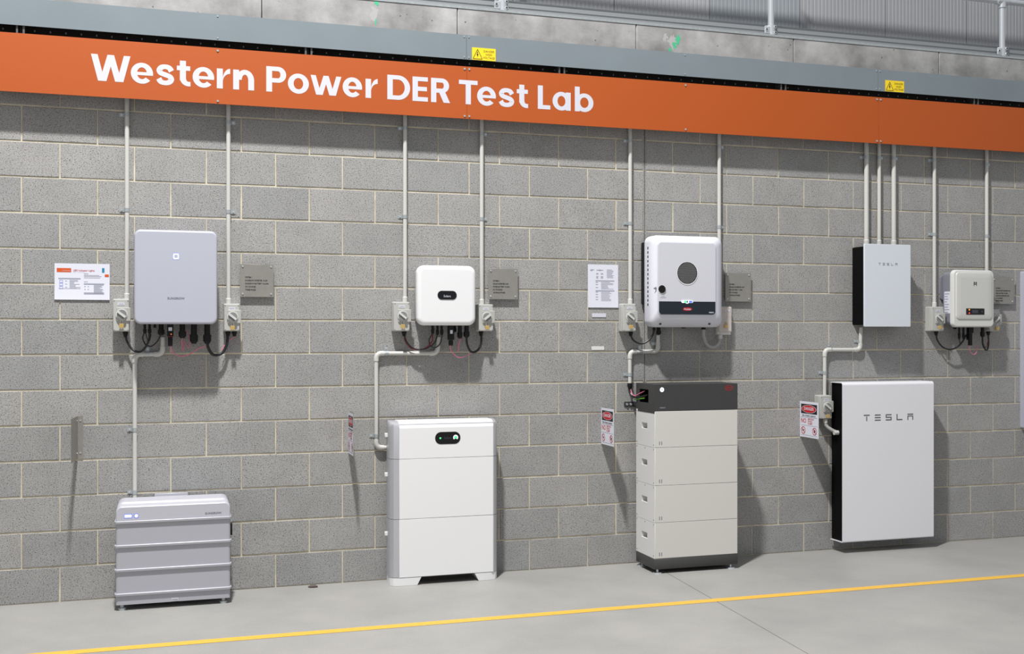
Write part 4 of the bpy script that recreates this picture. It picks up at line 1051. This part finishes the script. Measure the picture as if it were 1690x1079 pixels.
for sg in (0, 1):   # base feet, trapezoid cut-out between
    a_ = [(x0 + .002, .001), (x0 + .002, .048), (x0 + .19, .048), (x0 + .165, .001)]
    b_ = [(x1 - .002, .001), (x1 - .002, .048), (x1 - .155, .048), (x1 - .130, .001)]
    q = a_ if sg == 0 else b_; outer = x0 + .002 if sg == 0 else x1 - .002; s_ = 1 if sg == 0 else -1
    inner_t, inner_b = q[2][0], q[3][0]
    g = G()
    rg = lambda z, xi: [(xi, yf + .0005, z), (outer + s_ * .05, yf + .0005, z), (outer + s_ * .02, yf + .011, z), (outer + s_ * .004, yf + .032, z), (outer, yf + .055, z), (outer + s_ * .006, yb, z), (xi, yb, z)]
    g.loft([rg(.001, inner_b), rg(.048, inner_t)])
    obj('base_foot', g, 'white', bt)
for z in (.90, .66, .30):
    obj('side_tab', G().box(x0 - .012, x0 + .006, -.09, -.07, z - .012, z + .012, .002, 1), 'white', bt)
c = at(739, 722.5, yf - .0015); yy = yf - .0013
g = G(); slab(g, c.x - .079, c.x + .079, c.z - .037, c.z + .037, .036, [(yy, 0), (yy - .0015, 0)], 8); dsp = obj('display', g, 'black_gloss', bt)
fr = wallframe(c.x, yy - .0016, c.z)
g = G(); pring(g, fr, .049, .002, .0155, .0155, .006, -50, 230, 20, .0006); obj('ring_light', g, 'led_white', dsp, smooth=False)
g = G(); ppoly(g, fr, arc_pts(.049, .002, .008, .008, 0, 330, 11), .0006); ppoly(g, fr, arc_pts(-.047, 0, .0052, .0052, 0, 330, 11), .0006); obj('green_light', g, 'led_green', dsp, smooth=False)
g = G(); ptext(g, fr, 'Solare', .02, 0, -.006, 'CENTER', .95, l=.0005); obj('logo', g, 'lcd', dsp, smooth=False)

# ================================================================== DARK-TOPPED BATTERY TOWER (system 3)
yf = -.352; yb = -.07; x0, x1 = 3.715, 4.302
bt = thing('battery_tower', 'warm white stacked battery tower with charcoal top unit and charcoal base', 'battery', ((x0 + x1) / 2, (yf + yb) / 2, 0))
zm = [.096, .3225, .557, .7975, 1.0275]
for k in range(4):
    za, zb_ = zm[k] + (.0008 if k else .0005), zm[k + 1] - .0008
    # box with a hand-hold recess in the left side
    hy0, hy1, hz0, hz1 = -.245, -.155, (za + zb_) / 2 - .005, (za + zb_) / 2 + .033
    g = G()
    g.box(x0 + .035, x1, yf, yb, za, zb_)
    Ys = [yf, hy0, hy1, yb]; Zs = [za, hz0, hz1, zb_]
    for i in range(3):
        for j in range(3):
            if i == 1 and j == 1: continue
            g.add([(x0, Ys[i], Zs[j]), (x0, Ys[i + 1], Zs[j]), (x0, Ys[i + 1], Zs[j + 1]), (x0, Ys[i], Zs[j + 1])], [(0, 1, 2, 3)])
    X = x0 + .0349
    for y in (yf, yb): g.add([(x0, y, za), (X, y, za), (X, y, zb_), (x0, y, zb_)], [(0, 1, 2, 3)])
    for z in (za, zb_): g.add([(x0, yf, z), (X, yf, z), (X, yb, z), (x0, yb, z)], [(0, 1, 2, 3)])
    for y in (hy0, hy1): g.add([(x0, y, hz0), (X, y, hz0), (X, y, hz1), (x0, y, hz1)], [(0, 1, 2, 3)])
    for z in (hz0, hz1): g.add([(x0, hy0, z), (X, hy0, z), (X, hy1, z), (x0, hy1, z)], [(0, 1, 2, 3)])
    mo = obj('battery_module', g, 'module_side', bt, smooth=False)
    obj('front_plate', G().box(x0 + .006, x1 - .002, yf - .0022, yf - .0003, za + .0006, zb_ - .0006, .0008, 1), 'warm_white', mo)
    g = G()
    for dx in (.032, .047): g.box(x0 + dx, x0 + dx + .005, yf - .0028, yf - .0023, za + .016, za + .038)
    obj('slot_marks', g, 'grey_print', mo, smooth=False)
    g = G()
    for y in (yf + .012, (yf + yb) / 2, yb - .016):
        for z in (za + .016, zb_ - .012):
            if y < -.3 or y > -.1 or z > za + .1: g.cyl((x0 - .0012, y, z), (x0 + .0005, y, z), .0032, n=6)
    obj('side_screws', g, 'charcoal', mo, smooth=False)
za, zb_ = 1.0285, 1.196
hy0, hy1, hz0, hz1 = -.262, -.125, 1.075, 1.160
g = G().box(x0 + .13, x1, yf - .002, yb, za, zb_)
Ys = [yf - .002, hy0, hy1, yb]; Zs = [za, hz0, hz1, zb_]; X = x0 + .1299
for i in range(3):
    for j in range(3):
        if i == 1 and j == 1: continue
        g.add([(x0, Ys[i], Zs[j]), (x0, Ys[i + 1], Zs[j]), (x0, Ys[i + 1], Zs[j + 1]), (x0, Ys[i], Zs[j + 1])], [(0, 1, 2, 3)])
for y in (Ys[0], yb): g.add([(x0, y, za), (X, y, za), (X, y, zb_), (x0, y, zb_)], [(0, 1, 2, 3)])
for z in (za, zb_): g.add([(x0, Ys[0], z), (X, Ys[0], z), (X, yb, z), (x0, yb, z)], [(0, 1, 2, 3)])
tu = obj('control_unit', g, 'charcoal', bt, smooth=False)
g = G()
for y in (hy0, hy1): g.add([(x0 + .001, y, hz0), (X, y, hz0), (X, y, hz1), (x0 + .001, y, hz1)], [(0, 1, 2, 3)])
for z in (hz0, hz1): g.add([(x0 + .001, hy0, z), (X, hy0, z), (X, hy1, z), (x0 + .001, hy1, z)], [(0, 1, 2, 3)])
g.add([(X - .0002, hy0, hz0), (X - .0002, hy1, hz0), (X - .0002, hy1, hz1), (X - .0002, hy0, hz1)], [(0, 1, 2, 3)])
obj('cable_pocket', g, 'black_plastic', tu, smooth=False)
for z, y in ((1.14, -.20), (1.118, -.19), (1.10, -.21)):
    obj('socket', G().cyl((X - .001, y, z), (X - .03, y, z), .012, n=12), 'black_plastic', tu)
obj('skirt', G().box(x0 - .0015, x0 - .0002, yf - .002, -.10, za - .015, za + .002), 'charcoal', tu, smooth=False)
yy = yf - .0025
c = at(1092.5, 643, yy); g = G(); ppoly(g, wallframe(c.x, yy, c.z), arc_pts(0, 0, .0145, .0145, 0, 345, 23)); lo = obj('indicator_light', g, 'led_white', tu, smooth=False)
g = G(); fr = wallframe(c.x, yy, c.z)
for u in (-.004, .004): prect(g, fr, u - .0016, u + .0016, -.004, .008, .0012)
obj('indicator_mark', g, 'led_blue_deep', lo, smooth=False)
c = at(1203, 640, yy); g = G(); fr = wallframe(c.x, yy, c.z); pring(g, fr, 0, 0, .028, .018, .0028, n=28); ptext(g, fr, 'BYD', .021, 0, -.0075, 'CENTER', .95, l=.0008); obj('badge', g, 'red_print', tu, smooth=False)
c = at(1093.5, 673, yy); g = G(); ptext(g, wallframe(c.x, yy, c.z - .003), 'PREMIUM', .0105, 0, 0, 'CENTER', .9, bold=.0004); obj('print', g, 'logo_pale', tu, smooth=False)
bs = obj('base', G().box(x0 - .001, x1 + .001, yf - .003, yb, .028, .0955, .0015, 1), 'charcoal_base', bt)
for X in (x0 + .03, x1 - .04):
    for Yf in (yf + .02, yb - .03):
        obj('foot', G().cyl((X, Yf, 0), (X, Yf, .007), .028, .026, 18).cyl((X, Yf, .0071), (X, Yf, .0279), .007, n=10), 'bright_zinc', bt)
# bracket to the wall
xb = ax(1030, -.004); zbk = zat(1035, 667, -.01)
br = obj('wall_bracket', G().box(xb, xb + .085, -.006, -.001, zbk - .017, zbk + .017, .003, 1).box(xb + .072, xb + .077, -.10, -.006, zbk - .015, zbk + .015), 'charcoal', bt)
for dx in (.018, .045): obj('bolt', G().cyl((xb + dx, -.0062, zbk), (xb + dx, -.014, zbk), .008, n=8), 'zinc', br)
# gland and leads from the conduit to the tower
X = ax(1039.5, YC); q = at(1039.5, 632, YC)
gd = obj('cable_gland', G().cyl((X, YC, q.z - .001), (X, YC, q.z - .02), .0165, n=12).cyl((X, YC, q.z - .02), (X, YC, q.z - .038), .0165, .011, 12), 'black_plastic'); tag(gd, 'black gland on the end of the conduit beside the dark-topped battery tower', 'gland')
xp = x0 + .10
def lead(name, pts, r, m, label, cat='wire'):
    o = obj(name, G().tube(curve([Vector(p) for p in pts]), r, 8), m); tag(o, label, cat)
P_ = lambda *t: at(*t)
lead('power_cable', [P_(1039.7, 640.5, YC), P_(1041, 649, -.03), P_(1046, 655, -.06), P_(1055, 655.5, -.12), P_(1064, 653, -.17), P_(1069, 651, -.19)], .0065, 'black_rubber', 'black cable bending from conduit into the side of the dark-topped battery tower', 'cable')
lead('pink_wire', [P_(1040.5, 640.5, YC - .004), P_(1042.5, 648, -.04), P_(1047, 653, -.075), P_(1056, 649, -.13), P_(1064, 645, -.18)], .0026, 'pink_wire', 'pink wire entering the side pocket of the dark-topped battery tower')
lead('green_wire', [P_(1047, 659, -.06), P_(1055, 658, -.12), P_(1063.5, 657, -.17)], .0034, 'green_wire', 'green earth wire entering the side pocket of the dark-topped battery tower')

# ================================================================== WALL BATTERY (white slab)
yf = -.168; yb = -.022; x0, x1 = ax(1390.5, yf), ax(1541, yf); z0, z1 = .078, 1.180
pw = thing('wall_battery', 'large white slab battery with black sides and spaced grey lettering hung on the wall', 'battery', ((x0 + x1) / 2, 0, z0))
# white shell wraps front, top and bottom; sides recessed black
prof = []
r = .02
for k in range(7):
    a_ = PI / 2 * k / 6; prof.append((yf + r - r * math.sin(a_), z1 - r + r * math.cos(a_)))
prof = [(yb, z1)] + prof
for k in range(7):
    a_ = PI / 2 * k / 6; prof.append((yf + .008 - .008 * math.cos(a_), z0 + .008 - .008 * math.sin(a_)))
prof.append((yb, z0))
inn = []
n = len(prof)
for i, (y, z) in enumerate(prof):
    inn.append((min(y + .0045, yb) if i not in (0, n - 1) else y, min(max(z, z0 + .0045), z1 - .0045)))
g = G()
ring = [(x0, y, z) for y, z in prof] + [(x0, y, z) for y, z in inn[::-1]]
ring2 = [(x1, y, z) for _, y, z in ring]
m_ = len(ring); fs = [(i, (i + 1) % m_, m_ + (i + 1) % m_, m_ + i) for i in range(m_)]
for off in (0, m_):
    for i in range(n - 1): fs.append((off + i, off + i + 1, off + m_ - 2 - i, off + m_ - 1 - i))
g.add(ring + ring2, fs)
obj('shell', g, 'pw_white', pw)
obj('black_case', G().box(x0 + .012, x1 - .012, yf + .006, yb, z0 + .006, z1 - .006), 'deep_black', pw, smooth=False)
obj('wall_mount', G().box(x0 + .1, x1 - .1, yb + .0005, -.001, z0 + .1, z1 - .1), 'dark_steel', pw, smooth=False)
c = at(1466.5, 693.5, yf); g = G(); tesla(g, wallframe(c.x, yf - .0004, c.z), .405, .043, .0072); obj('lettering', g, 'logo_grey', pw, smooth=False)
# low isolator with flexible tail
zi['i'] = zat(1361, 652, -.05)
isolator(ax(1364.5, -.08), zat(1361, 691.5, -.08), zi['i'], 'grey rotary isolator with brass padlock beside the large white slab battery', (), -38, .094, .08)
zz = zat(1361, 691.5, -.08)
X = ax(1362, -.05)
tl = thing('flexible_conduit', 'short grey flexible conduit curving from low isolator into the white slab battery', 'conduit', (X, -.05, zz))
zq = zat(1375, 714, -.10)
obj('hose', G().tube(curve([(X, -.05, zz - .012), (X + .003, -.055, zz - .045), (X + .03, -.075, zq + .02), (X + .07, -.092, zq), (x0 + .010, -.10, zq)]), .0125, 12), 'pvc_flex', tl)
obj('top_collar', G().cyl((X, -.05, zz - .001), (X, -.05, zz - .03), .0165), 'pvc', tl)
obj('end_collar', G().cyl((x0 - .022, -.0985, zq), (x0 + .011, -.10, zq), .0155), 'pvc', tl)

# ================================================================== CABINET AT THE EDGE
yf = -.16; x0 = ax(1682.5, 0); z1, z0 = zat(1682.5, 447, 0), zat(1683, 707, 0)
cb = thing('wall_cabinet', 'plain grey wall cabinet cut off at the edge beside the cream inverter plaque', 'cabinet', (x0 + .3, 0, z0))
obj('body', slab(G(), x0 + .004, x0 + .596, z0 + .004, z1 - .004, .012, [(-.001, 0), (yf + .0201, 0)], 4), 'silver_blue', cb)
obj('front_cover', slab(G(), x0, x0 + .6, z0, z1, .014, face_prof(yf + .02, yf, .004, 2), 5), 'silver_blue', cb)

# ---- a chip of debris at the foot of the wall
rr = random.Random(5); p = fl(517, 969); g = G()
g.loft([[(p.x + r_ * 1.5 * math.cos(2 * PI * k / 8) * rr.uniform(.8, 1.15), p.y + r_ * math.sin(2 * PI * k / 8) * rr.uniform(.8, 1.1), z) for k in range(8)] for z, r_ in ((.0, .018), (.009, .02), (.016, .009))])
tag(obj('debris_chip', g, 'pebble'), 'small dark chip lying on the floor against the wall between the batteries', 'debris')
